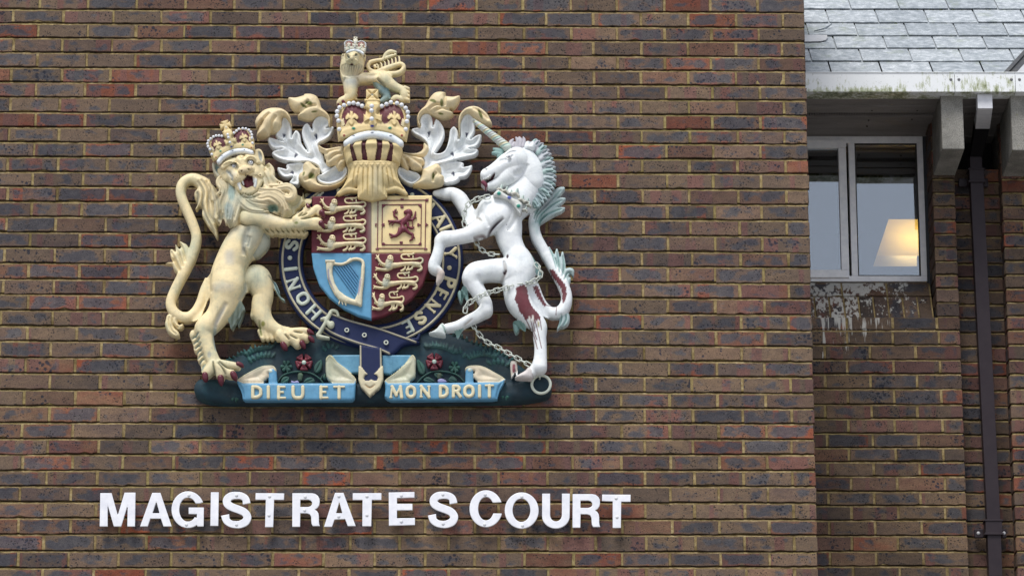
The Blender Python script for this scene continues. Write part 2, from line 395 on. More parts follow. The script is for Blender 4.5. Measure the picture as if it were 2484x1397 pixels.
        wx = t*u; wz = CAMZ+t*(F*ST+v*CT)
        front = np.stack([wx, -h*S, wz], 1)
        bk = z-thick+lens*np.minimum(0, dd)*.0
        if lens: bk = z-thick-lens*np.minimum(-dd, thick*2)*.5
        bk = np.maximum(bk, 1.0)
        backv = np.stack([wx, -bk*S, wz], 1)
        a, b, c, e = idx[:-1, :-1][cell], idx[:-1, 1:][cell], idx[1:, 1:][cell], idx[1:, :-1][cell]
        q1 = np.stack([a, e, c, b], 1); q2 = np.stack([a, b, c, e], 1)+nv
        # border edges
        cp = np.pad(cell, 1)
        sides = []
        up = cell & ~cp[:-2, 1:-1]; sides.append((idx[:-1, :-1][up], idx[:-1, 1:][up]))
        dn = cell & ~cp[2:, 1:-1]; sides.append((idx[1:, 1:][dn], idx[1:, :-1][dn]))
        lf = cell & ~cp[1:-1, :-2]; sides.append((idx[1:, :-1][lf], idx[:-1, :-1][lf]))
        rt = cell & ~cp[1:-1, 2:]; sides.append((idx[:-1, 1:][rt], idx[1:, 1:][rt]))
        A = np.concatenate([x[0] for x in sides]); B = np.concatenate([x[1] for x in sides])
        q3 = np.stack([A, B, B+nv, A+nv], 1)
        me = mesh_np(np.concatenate([front, backv]), np.concatenate([q1, q2, q3]))
        at = me.color_attributes.new('paint', 'FLOAT_COLOR', 'POINT')
        col = np.ones((nv*2, 4), np.float32); col[:nv, :3] = s.C[used]; col[nv:, :3] = s.C[used]
        at.data.foreach_set('color', col.ravel())
        for_smooth = np.ones(len(me.polygons), bool); me.polygons.foreach_set('use_smooth', for_smooth)
        me.set_sharp_from_angle(angle=math.radians(sharp))
        me.name = name
        return link(name, me, parent, mat)
# ================================================================ brickwork
def brick_mesh(name, mat, parent, bricks, O=(0, 0, 0), U=(1, 0, 0), V=(0, 0, 1), N=(0, -1, 0), ragged=.0016, seed=3):
    """bricks: list of (a0, a1, b0l, b1l, b0r, b1r) : left/right ends and the lower/upper edge at each end, metres on the plane O + a U + b V"""
    r = np.random.default_rng(seed); n = len(bricks); B = np.array(bricks, float)
    nc, nr = 13, 6
    cx = np.concatenate([[0, 0], np.linspace(0, 1, 9), [1, 1]]); ins = .0019
    cd = np.array([-.032, -.003]+[0]*9+[-.003, -.032]); cin = np.array([0, 0]+[1]+[0]*7+[-1]+[0, 0])*ins
    rv = np.array([0, 0, 0, 1, 1, 1.]); rd = np.array([-.032, -.0025, 0, 0, -.0025, -.032]); rin = np.array([0, 0, 1, -1, 0, 0])*ins
    a = B[:, 0:1]+(B[:, 1:2]-B[:, 0:1])*cx[None]+cin[None]                       # n,nc
    lo = B[:, 2:3]+(B[:, 4:5]-B[:, 2:3])*cx[None]; hi = B[:, 3:4]+(B[:, 5:6]-B[:, 3:4])*cx[None]
    lo = lo+r.normal(0, ragged*.75, lo.shape)+r.normal(0, .0012, (n, 1)); hi = hi+r.normal(0, ragged*.5, hi.shape)
    sag = r.normal(0, .0011, (n, 1)); lo = lo+sag*np.sin(cx*math.pi)[None]
    chip = (r.random((n, nc)) < .03)*r.uniform(.003, .007, (n, nc)); lo = lo+chip
    b = lo[:, :, None]+(hi-lo)[:, :, None]*rv[None, None]+rin[None, None]
    A = np.repeat(a[:, :, None], nr, 2)+r.normal(0, .0006, (n, 1, nr))
    dpt = np.minimum(cd[:, None], rd[None])[None]+np.clip(r.normal(.0004, .0009, (n, 1, 1)), -.0012, .003)+(cx-.5)[None, :, None]*r.normal(0, .0013, (n, 1, 1))
    dpt = dpt+(rv-.5)[None, None]*r.normal(0, .0010, (n, 1, 1))
    dpt = np.broadcast_to(dpt, A.shape).copy()+r.normal(0, .00035, A.shape)
    O, U, V, N = (np.array(q, float) for q in (O, U, V, N))
    P = O+A[..., None]*U+b[..., None]*V+dpt[..., None]*N
    ii, jj = np.meshgrid(np.arange(nc-1), np.arange(nr-1), indexing='ij'); base = (ii*nr+jj).ravel()
    q = np.stack([base, base+nr, base+nr+1, base+1], 1)
    if np.dot(np.cross(U, V), N) < 0: q = q[:, ::-1]
    Q = (q[None]+(np.arange(n)*nc*nr)[:, None, None]).reshape(-1, 4)
    me = mesh_np(P.reshape(-1, 3), Q); me.shade_flat()
    rnd = r.random((n, 3)); off = r.random((n, 3))*60
    at = me.color_attributes.new('rnd', 'FLOAT_COLOR', 'POINT')
    c = np.ones((n, nc*nr, 4), np.float32); c[:, :, :3] = rnd[:, None]; at.data.foreach_set('color', c.ravel())
    bp = me.attributes.new('bpos', 'FLOAT_VECTOR', 'POINT')
    L = np.stack([A-B[:, 0][:, None, None]+off[:, 0][:, None, None], dpt+off[:, 1][:, None, None], b-B[:, 2][:, None, None]+off[:, 2][:, None, None]], -1)
    bp.data.foreach_set('vector', L.astype(np.float32).ravel())
    mn, mx = P.reshape(-1, 3).min(0), P.reshape(-1, 3).max(0)
    wp = me.attributes.new('wpos', 'FLOAT_VECTOR', 'POINT'); wp.data.foreach_set('vector', ((P.reshape(-1, 3)-mn)/(mx-mn+1e-6)).astype(np.float32).ravel())
    uv = me.attributes.new('buv', 'FLOAT_VECTOR', 'POINT'); uu = np.zeros((n, nc, nr, 3), np.float32)
    uu[..., 0] = (A-B[:, 0][:, None, None]); uu[..., 1] = (B[:, 1][:, None, None]-A); uu[..., 2] = rv[None, None]
    uv.data.foreach_set('vector', uu.ravel()); me.name = name
    return link(name, me, parent, mat)
def mortar_mesh(name, mat, parent, rows, a0, a1, O=(0, 0, 0), U=(1, 0, 0), V=(0, 0, 1), N=(0, -1, 0), step=.02, seed=5, flush=-.0032):
    """rows: list of ((zb_l, zb_r), (zt_l, zt_r)) from the top down; struck joints slope outwards to the course below"""
    r = np.random.default_rng(seed); xs = np.linspace(a0, a1, max(3, int((a1-a0)/step))); f = (xs-a0)/(a1-a0)
    prof = []
    for k, ((bl, br), (tl, tr)) in enumerate(rows):                 # top course first
        zb = bl+(br-bl)*f; zt = tl+(tr-tl)*f; j = lambda s_: r.normal(0, s_, len(xs))
        prof += [(zt-.001, -.0115+j(.0006)), (zt-.0005, -.0115+j(.0003))] if False else []
        prof += [(zt+.0003, -.0042+j(.0007)), (zt-.0035, flush-.001+j(.0008)), (zb+.004, flush-.0008+j(.0012)), (zb+.0012, -.023+j(.001)), (zb-.0042+j(.0006), -.0225+j(.001)), (zb-.0054+j(.0006), -.0056+j(.0010))]
    Z = np.array([p[0] for p in prof]); D = np.array([p[1] for p in prof]); m = len(prof)
    O, U, V, N = (np.array(q, float) for q in (O, U, V, N))
    P = O+xs[None, :, None]*U+Z[..., None]*V+D[..., None]*N
    ii, jj = np.meshgrid(np.arange(m-1), np.arange(len(xs)-1), indexing='ij'); b = (ii*len(xs)+jj).ravel(); n = len(xs)
    q = np.stack([b, b+n, b+n+1, b+1], 1)
    if np.dot(np.cross(U, V), N) < 0: q = q[:, ::-1]
    me = mesh_np(P.reshape(-1, 3), q); me.shade_flat(); me.name = name
    return link(name, me, parent, mat)
MORT = mat_mortar('mortar'); BRICK = mat_brick('multicoloured_brick')
RL = [22.5,56.5,92,127,163.5,199,235,272,308,344,380,416,452,488.4,524.7,562.5,599.7,637.3,676,713.2,751.5,789.6,826,866,904,944,983,1023.5,1062.5,1100.4,1139,1177.3,1216,1254.5,1293.8,1334.5,1375.3]
RR = [29.5,65.7,100,136.6,171,207,242,278,314.5,348.5,385.3,420.2,458,494.7,532.5,571,609.8,646.4,685,723,760.7,799.6,838,875,912.5,951.4,988.6,1025.8,1064,1100.9,1139.7,1177.8,1218,1258,1296,1336.5,1373.5]
XL, XR = W(150, 700)[0], W(1700, 700)[0]
def rowz(k, x):
    """height of the lower arris of course k (0 = the course at the top of the picture)"""
    def side(T_, px):
        if 0 <= k < 37: return W(px, T_[k]-1.5)[1]
        if k < 0: return W(px, T_[0]-1.5)[1]-k*.0750
        return W(px, T_[36]-1.5)[1]-(k-36)*.0757
    a, b = side(RL, 150), side(RR, 1700)
    return a+(b-a)*(x-XL)/(XR-XL)
EV = [W(p, 12)[0] for p in (96,215,332,450,569.4,687,806,922.7,1039.3,1156,1269.7,1382.5,1497,1612,1724,1838)]
OD = [W(p, 45)[0] for p in (33.8,154,273,393,512.5,629.8,748.6,865.3,981,1095.6,1210.3,1324.5,1438.8,1553.4,1667.7,1784,1897.5)]
XE = W(1967, 700)[0]; XW = EV[0]-.226*9; KTOP, KBOT = -9, 130
EVX = [EV[0]-.226*i for i in range(9, 0, -1)]+EV; ODX = [OD[0]-.226*i for i in range(8, 0, -1)]+OD
while rowz(KBOT, 0) < .02: KBOT -= 1
rr = random.Random(5)
bl = []; mr = []
for k in range(KTOP, KBOT+1):
    X = [XW]+(EVX[1:] if k % 2 == 0 else ODX[0:])+[XE]
    e = [x+rr.gauss(0, .0022) if 0 < i < len(X)-1 else x for i, x in enumerate(X)]
    for i in range(len(e)-1):
        g0 = .0062 if i else 0; g1 = .0062 if i < len(e)-2 else 0
        a0, a1 = e[i]+g0+rr.gauss(0, .0008), e[i+1]-g1+(rr.gauss(0, .0008) if g1 else rr.gauss(0, .0018))
        t0, t1 = rowz(k-1, a0), rowz(k-1, a1)
        bl.append((a0, a1, rowz(k, a0), t0-.0128, rowz(k, a1), t1-.0128))
    mr.append(((rowz(k, XW), rowz(k, XE)), (rowz(k-1, XW)-.0128, rowz(k-1, XE)-.0128)))
wall = empty('brick_wall', ((XW+XE)/2, .1, 0), 'broad dark brick wall with golden mortar that carries the coat of arms and the white letters', 'wall')
brick_mesh('bricks', BRICK, wall, bl)
mortar_mesh('mortar_joints', MORT, wall, mr, XW, XE-.004)
# right-hand return of the same wall and its core
b2 = []; m2 = []
for k in range(KTOP, KBOT+1):
    z0, z1 = rowz(k, XE), rowz(k-1, XE)-.0128
    e = ([.105] if k % 2 == 0 else [.218])
    while e[-1] < 1.35: e.append(e[-1]+.226)
    e = [.012]+e+[1.6]
    for i in range(len(e)-1): b2.append((e[i]+.005, e[i+1]-.005, z0, z1, z0, z1))
    m2.append(((z0, z0), (z1, z1)))
brick_mesh('return_bricks', BRICK, wall, b2, O=(XE, 0, 0), U=(0, 1, 0), N=(1, 0, 0), seed=8)
mortar_mesh('return_joints', MORT, wall, m2, .006, 1.6, O=(XE, 0, 0), U=(0, 1, 0), N=(1, 0, 0), seed=9)
ZT = rowz(KTOP-1, 0)
MB().box(XW, XE-.034, .034, 1.6, 0, ZT-.02).build('core', MORT, wall)
CONC = M('weathered_concrete')
_n = CONC.noise(9, 6, .7); _s = CONC.noise(170, 3, .7)
_c = CONC.ramp(_n, [(.3, (.17, .165, .15)), (.55, (.27, .26, .235)), (.75, (.34, .33, .30))])
_c = CONC.mix(1, _c, CONC.ramp(_s, [(.35, (.62, .62, .62)), (.6, (1.1, 1.1, 1.1))]), 'MULTIPLY')
_c = CONC.mix(CONC.rng(CONC.noise(26, 4, .7), .64, .70, 0, .55), _c, (.20, .20, .05))
CONC.base(_c, .9, .2); CONC.bump(CONC.noise(120, 5, .7), .8, .003); CONC = CONC.m
MB().box(XW-.05, XE+.05, -.05, 1.66, ZT-.02, ZT+.08).build('coping', CONC, wall, bevel=.008)
# ================================================================ ground
gm = M('paving'); gn = gm.noise(2, 6, .7); gm.base(gm.ramp(gn, [(.3, (.20, .195, .185)), (.7, (.31, .305, .29))]), .9, .2)
MB().box(-60, 60, -120, 40, -.3, 0).build('ground', gm.m)['kind'] = 'structure'
# ================================================================ wing to the right
YA = 1.10; YS = 1.30; YR = 1.2; YF = .64
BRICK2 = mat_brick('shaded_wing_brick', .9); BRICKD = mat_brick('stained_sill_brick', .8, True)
wing = empty('court_wing', (W(2200, 900, YA)[0], YA, 0), 'recessed brick wing with slate roof, concrete beams and white window beside the main wall', 'building')
AB = [799.7, 835, 871.2, 905.7, 941.6, 979.2, 1013.7, 1049, 1084, 1118.5, 1153.2, 1190.3, 1224.5, 1260.3, 1297.3, 1335.2, 1371.5]
ZA = [W(2100, p-1.5, YA)[1] for p in AB]                            # lower arrises under the sill
UPJ = [765.7, 731.7, 698.5, 665, 632, 599, 566, 533, 500, 466.5, 433]
ZU = [W(2300, p-1.5, YA)[1] for p in UPJ]
while ZU[-1] < 7.9: ZU.append(ZU[-1]+.075)
Zrows = ZU[::-1]+ZA
while Zrows[-1] > .1: Zrows.append(Zrows[-1]-.0752)
i0 = len(ZU)                                                        # index of first course under the sill
X0 = XE-.05; XJ0 = W(2268, 620, YA)[0]; XJ1 = W(2337, 1000, YA)[0]-.002; XP0 = W(2440, 700, YA)[0]; XP1 = XP0+3.0
cA = [W(p, 853, YA)[0] for p in (2000.7, 2110.9, 2222.4)]; cB = [W(p, 888, YA)[0] for p in (2055.5, 2167, 2280.5)]
bw = []; rw = random.Random(9)
for i in range(i0, len(Zrows)):
    k = i-i0; zb, zt = Zrows[i], Zrows[i-1]-.0128
    e = [X0]+((cB if k % 2 == 1 else cA) if k else [W(p, 820, YA)[0] for p in (2056.5, 2166.6, 2273)])+[XJ1]
    if k == 0: pass
    e = [e[0]]+[x+rw.gauss(0, .002) for x in e[1:-1]]+[e[-1]]
    if k == 0: e = e[:-1]+[XJ1]
    for q in range(len(e)-1): bw.append((e[q]+.0062, e[q+1]-(.0062 if q < len(e)-2 else 0), zb, zt, zb, zt))
# row parity: first course under the sill (k = 0) carries its own joints
for i in range(1, i0):                                              # jamb pier between window and pipe
    zb, zt = Zrows[i], Zrows[i-1]-.0128; bw.append((XJ0, XJ1, zb, zt, zb, zt))
for i in range(1, len(Zrows)):                                      # right-hand pier
    zb, zt = Zrows[i], Zrows[i-1]-.0128
    e = [XP0]; x = XP0+(.215 if i % 2 else .105)
    while x < XP1: e.append(x); x += .226
    e.append(XP1)
    for q in range(len(e)-1): bw.append((e[q]+(.006 if q else 0), e[q+1]-.006, zb, zt, zb, zt))
n_s = [b for b in bw if Zrows[i0+2]-.001 < b[2] <= Zrows[i0]+.001 and b[1] <= XJ1+.001]; bw = [b for b in bw if b not in n_s]
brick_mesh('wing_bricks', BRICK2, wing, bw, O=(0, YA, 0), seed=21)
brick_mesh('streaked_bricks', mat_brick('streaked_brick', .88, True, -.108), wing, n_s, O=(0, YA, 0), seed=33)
def rows_of(a, b): return [((Zrows[i],)*2, (Zrows[i-1]-.0128,)*2) for i in range(a, b)]
mortar_mesh('wing_joints', MORT, wing, rows_of(i0, len(Zrows)), X0, XJ1-.004, O=(0, YA, 0), seed=22)
mortar_mesh('jamb_joints', MORT, wing, rows_of(1, i0+1), XJ0+.003, XJ1-.004, O=(0, YA+.0015, 0), seed=23)
mortar_mesh('pier_joints', MORT, wing, rows_of(1, len(Zrows)), XP0+.004, XP1, O=(0, YA, 0), seed=24)
# pipe recess and the side faces that look at the camera
rb = []; rj = []
ZV = W(2380, 440, YR)[1]
for i in range(1, len(Zrows)):
    if Zrows[i] > ZV: continue
    zb, zt = Zrows[i]+.016, Zrows[i-1]-.0128+.016
    xm = XJ1+(.115 if i % 2 else .118)
    rb += [(XJ1-.02, xm-.005, zb, zt, zb, zt), (xm+.005, XP0+.01, zb, zt, zb, zt)]; rj.append(((zb, zb), (zt, zt)))
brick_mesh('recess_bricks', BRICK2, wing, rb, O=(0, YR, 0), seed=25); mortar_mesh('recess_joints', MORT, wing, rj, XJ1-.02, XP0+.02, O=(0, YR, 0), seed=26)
sb = []; sj = []; sj2 = []
for i in range(1, len(Zrows)):
    zb, zt = Zrows[i], Zrows[i-1]-.0128; sb.append((.006, .102, zb, zt, zb, zt)); sj.append(((zb, zb), (zt, zt)))
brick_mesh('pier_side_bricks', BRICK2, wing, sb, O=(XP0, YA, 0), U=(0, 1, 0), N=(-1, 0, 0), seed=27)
mortar_mesh('pier_side_joints', MORT, wing, sj, .004, .11, O=(XP0, YA, 0), U=(0, 1, 0), N=(-1, 0, 0), seed=28)
sb = []; sj = []
for i in range(1, i0+1):
    zb, zt = Zrows[i], Zrows[i-1]-.0128; sj.append(((zb, zb), (zt, zt)))
    for a, b in (((.006, .10), (.11, .33)) if i % 2 else ((.006, .21), (.22, .33))): sb.append((a, b, zb, zt, zb, zt))
brick_mesh('reveal_bricks', BRICK2, wing, sb, O=(XJ0, YA, 0), U=(0, 1, 0), N=(-1, 0, 0), seed=29)
mortar_mesh('reveal_joints', MORT, wing, sj, .004, .34, O=(XJ0, YA, 0), U=(0, 1, 0), N=(-1, 0, 0), seed=30)
ZS0 = W(2150, 800, YA)[1]; ZS1 = W(2150, 684, YS)[1]
core = MB()
core.box(X0, XJ1-.03, YA+.034, 1.6, 0, ZS0-.01); core.box(XJ0+.034, XJ1-.02, YA+.034, 1.45, ZS0, 8.0)
core.box(XJ1-.03, XP0+.03, YR+.034, 1.6, 0, ZV+.03); core.box(XJ1-.03, XP0+.03, 2.2, 2.25, ZV, 8.0); core.box(XP0+.034, XP1, YA+.034, 1.6, 0, 8.0); core.build('core', MORT, wing)
# sloping sill: a course of long bricks above a course on end
V = np.array([0, YS-YA, ZS1-ZS0]); VL = np.linalg.norm(V); V = V/VL; Nn = np.array([0, -V[2], V[1]])
f1 = VL*.70; xs = [W(p, 800, YA)[0] for p in (1947, 1982, 2018, 2054, 2090, 2126, 2162, 2198, 2234, 2270)]
bs = []
XSR = XJ0-.012
for a, b in zip(xs[:-1], xs[1:]):
    if a < XSR: bs.append((a+.004, min(b, XSR)-.004, .002, f1-.005, .002, f1-.005))
xs2 = [X0]+[W(p, 715, YS)[0] for p in (2041, 2150, 2262)]
for a, b in zip(xs2[:-1], xs2[1:]): bs.append((a+.004, min(b, XSR)-.004, f1+.005, VL-.004, f1+.005, VL-.004))
brick_mesh('sill_bricks', BRICKD, wing, bs, O=(0, YA, ZS0), V=V, N=Nn, seed=31)
mortar_mesh('sill_joints', MORT, wing, [((f1+.005,)*2, (VL-.004,)*2), ((.002,)*2, (f1-.005,)*2)], X0, XSR+.004, O=(0, YA, ZS0), V=V, N=Nn, seed=32)
MB().add([(X0, YA, ZS0-.01), (XSR, YA, ZS0-.01), (XSR, YA+.02, ZS0-.01), (X0, YA+.02, ZS0-.01), (X0, YS+.02, ZS1-.012), (XSR, YS+.02, ZS1-.012), (XSR, YS+.3, ZS1-.012), (X0, YS+.3, ZS1-.012)],
         [(3,2,1,0),(4,5,6,7),(0,1,5,4),(1,2,6,5),(2,3,7,6),(3,0,4,7)]).build('sill_bed', MORT, wing)
# ---------------------------------------------------------------- window
WHITE = mat_paint('white_frame_paint', .35, .12, (.5, .5, .48), flat=(.90, .90, .92))
YW = 1.325
gl = M('window_glass'); gl.b.inputs['Base Color'].default_value = (.9, .95, 1, 1)
tr = gl.n('ShaderNodeBsdfTransparent'); tr.inputs[0].default_value = (.80, .84, .88, 1); gs = gl.n('ShaderNodeBsdfGlossy'); gs.inputs['Roughness'].default_value = .012; gs.inputs[0].default_value = (.9, .95, 1, 1)
gb = gl.n('ShaderNodeBump'); gb.inputs['Strength'].default_value = .03; gb.inputs['Distance'].default_value = .01; gl.l(gl.noise(2.0, 1, .4), gb.inputs['Height']); gl.l(gb.outputs[0], gs.inputs['Normal'])
mx = gl.n('ShaderNodeMixShader'); mx.inputs[0].default_value = .215; gl.l(tr.outputs[0], mx.inputs[1]); gl.l(gs.outputs[0], mx.inputs[2])
gl.l(mx.outputs[0], gl.t.nodes['Material Output'].inputs[0]); GLASS = gl.m
def wz(px, py, y=YW): return W(px, py, y)
xR = wz(2249, 660)[0]; zB = wz(2200, 683)[1]; zT = wz(2200, 331)[1]; xM0 = wz(2062, 500)[0]; xM1 = wz(2077, 500)[0]
gx1 = wz(2231, 560)[0]; gz0 = wz(2200, 669)[1]; gz1 = wz(2200, 347)[1]
lx1 = wz(2037, 520)[0]; lz0 = wz(2000, 656)[1]; lz1 = wz(2000, 361)[1]; sz0 = wz(2000, 675)[1]; sz1 = wz(2000, 341)[1]; sx1 = wz(2056, 520)[0]
win = MB(); yb = YW+.06; XWL = XE-.3
win.box(XWL, xR, YW, yb, zB, gz0); win.box(XWL, xR, YW, yb, gz1, zT); win.box(gx1, xR, YW, yb, gz0, gz1); win.box(xM0, xM1, YW, yb, gz0, gz1)
wo = win.build('window', WHITE, wing, bevel=.003)
MB().box(XWL+.01, sx1, YW-.014, YW+.03, sz0, lz0).box(XWL+.01, sx1, YW-.014, YW+.03, lz1, sz1).box(lx1, sx1, YW-.014, YW+.03, lz0, lz1).box(XWL+.01, XWL+.06, YW-.014, YW+.03, lz0, lz1).build('sash', WHITE, wo, bevel=.003)
MB().box(xM1-.004, gx1+.004, YW+.02, YW+.024, gz0-.004, gz1+.004).build('pane', GLASS, wo)
MB().box(XWL+.055, lx1+.004, YW+.006, YW+.010, lz0-.004, lz1+.004).build('pane', GLASS, wo)
MB().box(xM1, xM1+.006, YW+.008, YW+.02, gz0, gz1).box(gx1-.006, gx1, YW+.008, YW+.02, gz0, gz1).box(xM1, gx1, YW+.008, YW+.02, gz0, gz0+.006).box(xM1, gx1, YW+.008, YW+.02, gz1-.006, gz1).build('glazing_bead', mat_paint('rubber', .6, .2, flat=(.03, .03, .03)), wo)
# room behind the glass
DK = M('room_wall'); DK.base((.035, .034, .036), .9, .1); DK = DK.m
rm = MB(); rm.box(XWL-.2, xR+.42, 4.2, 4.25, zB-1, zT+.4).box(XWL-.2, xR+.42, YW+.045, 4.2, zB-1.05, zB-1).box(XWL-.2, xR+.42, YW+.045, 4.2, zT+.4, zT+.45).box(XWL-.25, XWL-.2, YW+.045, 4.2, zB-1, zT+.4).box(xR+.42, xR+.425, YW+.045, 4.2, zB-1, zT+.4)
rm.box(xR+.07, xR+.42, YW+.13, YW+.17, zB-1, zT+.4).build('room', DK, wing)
# ---------------------------------------------------------------- eaves
zf0 = W(2200, 223, YF)[1]; zf1 = W(2200, 177.5, YF)[1]
SOF = M('grey_soffit_board'); _a = SOF.noise(8, 5, .7, stretch=(.3, 1, 1)); SOF.base(SOF.mix(SOF.rng(SOF.noise(90, 3, .7), .6, .7, 0, .5), SOF.ramp(_a, [(.3, (.17, .155, .148)), (.7, (.27, .25, .238))]), (.09, .085, .08)), .8, .2); SOF = SOF.m
XB0 = XE-.02; XB1 = XP1
def ys(py): # soffit depth that shows at a height in the photograph
    z = zf0+.015; a = YF
    for _ in range(60):
        a = CAMY+(z-CAMZ)*(F*CT-(698.5-py)*ST)/(F*ST+(698.5-py)*CT)
    return a
zs = zf0+.012
MB().box(XB0, XB1, YF+.02, ys(252), zs, zs+.02).build('soffit_board', SOF, wing, bevel=.003)
MB().box(XB0, XB1, ys(256), ys(271), zs-.004, zs+.02).build('soffit_board', SOF, wing, bevel=.003)
vt = MB(); yv0, yv1 = ys(272), ys(281)
MB().box(XB0, XB1, ys(252), ys(256), zs+.006, zs+.024).build('soffit_rail', SOF, wing)
vt.box(XB0, XB1, yv0, yv0+.006, zs, zs+.02).box(XB0, XB1, yv1-.006, yv1, zs, zs+.02)
for i in range(130): vt.box(XB0+.01+i*.0125, XB0+.015+i*.0125, yv0+.006, yv1-.006, zs+.002, zs+.012)
vt.build('vent_grille', SOF, wing)
MB().box(XB0, XB1, ys(281), ys(300), zs-.002, zs+.02).build('soffit_board', SOF, wing, bevel=.003)
MB().box(XB0, XB1, ys(301), 1.6, zs+.004, zs+.03).build('soffit_board', SOF, wing, bevel=.003)
RUST = mat_paint('rusty_screw', .7, .6, flat=(.05, .04, .035))
for p, q in ((2115, 265), (2225, 265), (2107, 289), (2212, 287), (2103, 304)):
    y = ys(q); MB().sphere((W(p, q, y)[0], y, zs-.004), .005, 8, 5).build('screw', RUST, wing)
MB().box(XB0, XB1, YF+.03, YF+.05, zs, zf1-.01).build('fascia', SOF, wing)
MB().box(XB0, XB1, YW+.0, YW+.08, zT, zs+.03).build('head_board', SOF, wing)
# beams
YB = .70
for p0, p1, q0, q1 in ((2284, 2337.5, 232, 362), (2453.5, 2507, 234, 365)):
    xa, xb = W(p0, 300, YB)[0], W(p1, 300, YB)[0]; za, zb_ = W(p0, q1, YB)[1], zs+.001
    MB().box(xa, xb, YB, 1.6 if p0 > 2400 else 1.4, za, zb_).build('concrete_beam', CONC, wing, bevel=.005)
# slate roof
SL = M('lichened_slate'); r_ = SL.attr('rnd'); n1 = SL.noise(26, 5, .7); n2 = SL.noise(150, 3, .7); n3 = SL.noise(7, 4, .7)
c_ = SL.ramp(n1, [(.3, (.22, .25, .28)), (.5, (.38, .41, .44)), (.68, (.60, .63, .66))])
c_ = SL.mix(SL.rng(n2, .50, .64, 0, .6), c_, (.20, .235, .21)); c_ = SL.mix(SL.rng(n3, .56, .68, 0, .40), c_, (.26, .30, .20))
sp = SL.n('ShaderNodeSeparateColor'); SL.l(r_, sp.inputs[0]); c_ = SL.mix(1, c_, SL.ramp(sp.outputs[0], [(0, (.66, .68, .70)), (1, (.98, .98, .98))]), 'MULTIPLY')
SL.base(c_, .65, .4); SL.bump(SL.noise(60, 5, .7), .6, .003); SL = SL.m
MOSS = M('moss'); MOSS.base(MOSS.ramp(MOSS.noise(80, 4, .6), [(.3, (.05, .07, .02)), (.7, (.14, .17, .05))]), .95, .1); MOSS = MOSS.m
PIT = math.radians(38); RY0 = YF+.045; RZ0 = zf1-.035
roof_v = np.array([0, math.cos(PIT), math.sin(PIT)]); roof_n = np.array([0, -math.sin(PIT), math.cos(PIT)])
RO = np.array([0, RY0, RZ0])
def roofpt(x, b, d): return tuple(RO+np.array([x, 0, 0])+roof_v*b+roof_n*d)
def on_roof(px, py):       # distance up the slope at which the roof shows at a height in the photograph
    v = 698.5-py; dy, dz = F*CT-v*ST, F*ST+v*CT
    k = (RZ0-CAMZ-(RY0-CAMY)*math.tan(PIT))/(dz-dy*math.tan(PIT)); y = CAMY+k*dy
    return (px-1242)*k, (y-RY0)/math.cos(PIT)
courses = [(156, (1965, 2087, 2208, 2331, 2455)), (125, (2024, 2146, 2266, 2388)), (94.5, (1958, 2077, 2198, 2318, 2440)), (62.5, (2007, 2127, 2247, 2366, 2483)), (29.5, (2060, 2177, 2296, 2415)), (-3, (1993, 2112, 2229, 2346, 2462))]
BY = [on_roof(2200, p)[1] for p, _ in courses]
gauge = (BY[4]-BY[0])/4
for _ in range(5): BY.append(BY[-1]+gauge)
BY = [BY[0]-gauge]+BY
XL0 = XE-.06
sv = []; sf = []; sr = []; rs = random.Random(4)
for i, b0 in enumerate(BY):
    if 1 <= i <= 6:
        py, ps = courses[i-1]; X_ = [on_roof(p, py-14)[0] for p in ps]; xa = X_[0]
        while xa > XL0: xa -= .251
        X_ = [x for x in [X_[0]-.251*q for q in (2, 1)] if x > XL0-.3]+X_
        while X_[-1] < XP1: X_.append(X_[-1]+.251)
    else:
        X_ = []; xa = XL0-(.125 if i % 2 else 0)
        while xa < XP1+.2: X_.append(xa); xa += .251
    for a, b in zip(X_[:-1], X_[1:]):
        if b < XL0: continue
        a = max(a, XL0); j = rs.gauss(0, .0025); th = .006; L = gauge*2+.03; tl = rs.gauss(0, .002); n = 7
        base = len(sv); wdt = b-a
        xs_ = [a+.0038+(wdt-.0076)*q/(n-1) for q in range(n)]; ed = [b0+j+tl*(q/(n-1)-.5)+rs.gauss(0, .0012) for q in range(n)]
        lift = .017+rs.random()*.004
        for x, e in zip(xs_, ed): sv += [roofpt(x, e, lift), roofpt(x, e+.001, lift-th), roofpt(x, e+L, .001), roofpt(x, e+L, -.003)]
        for q in range(n-1):
            o = base+q*4; sf += [(o, o+1, o+5, o+4), (o, o+4, o+6, o+2), (o+1, o+3, o+7, o+5)]
        o = base; sf.append((o, o+2, o+3, o+1)); o = base+(n-1)*4; sf.append((o, o+1, o+3, o+2))
        sr += [(rs.random(),)*3+(1,)]*(n*4)
me = bpy.data.meshes.new('roof'); me.from_pydata(sv, [], sf); me.update()
at = me.color_attributes.new('rnd', 'FLOAT_COLOR', 'POINT'); at.data.foreach_set('color', np.array(sr, np.float32).ravel())
roof = link('roof', me, wing, SL)
MB().hexa([roofpt(XL0, -.05, -.03), roofpt(XP1, -.05, -.03), roofpt(XP1, -.05, -.006), roofpt(XL0, -.05, -.006)], [roofpt(XL0, 2.3, -.03), roofpt(XP1, 2.3, -.03), roofpt(XP1, 2.3, -.006), roofpt(XL0, 2.3, -.006)]).build('roof_deck', mat_paint('dark_felt', .9, .3, flat=(.02, .025, .025)), roof)
# moss crumbs in the slate joints
mo = MB()
for i in range(1, 7):
    for _ in range(120):
        x = rs.uniform(XL0, XP1); mo.sphere(roofpt(x, BY[i]+rs.uniform(-.004, .002), .004+rs.random()*.006), rs.uniform(.002, .0045), 5, 4)
mo.build('moss', MOSS, roof)['kind'] = 'stuff'
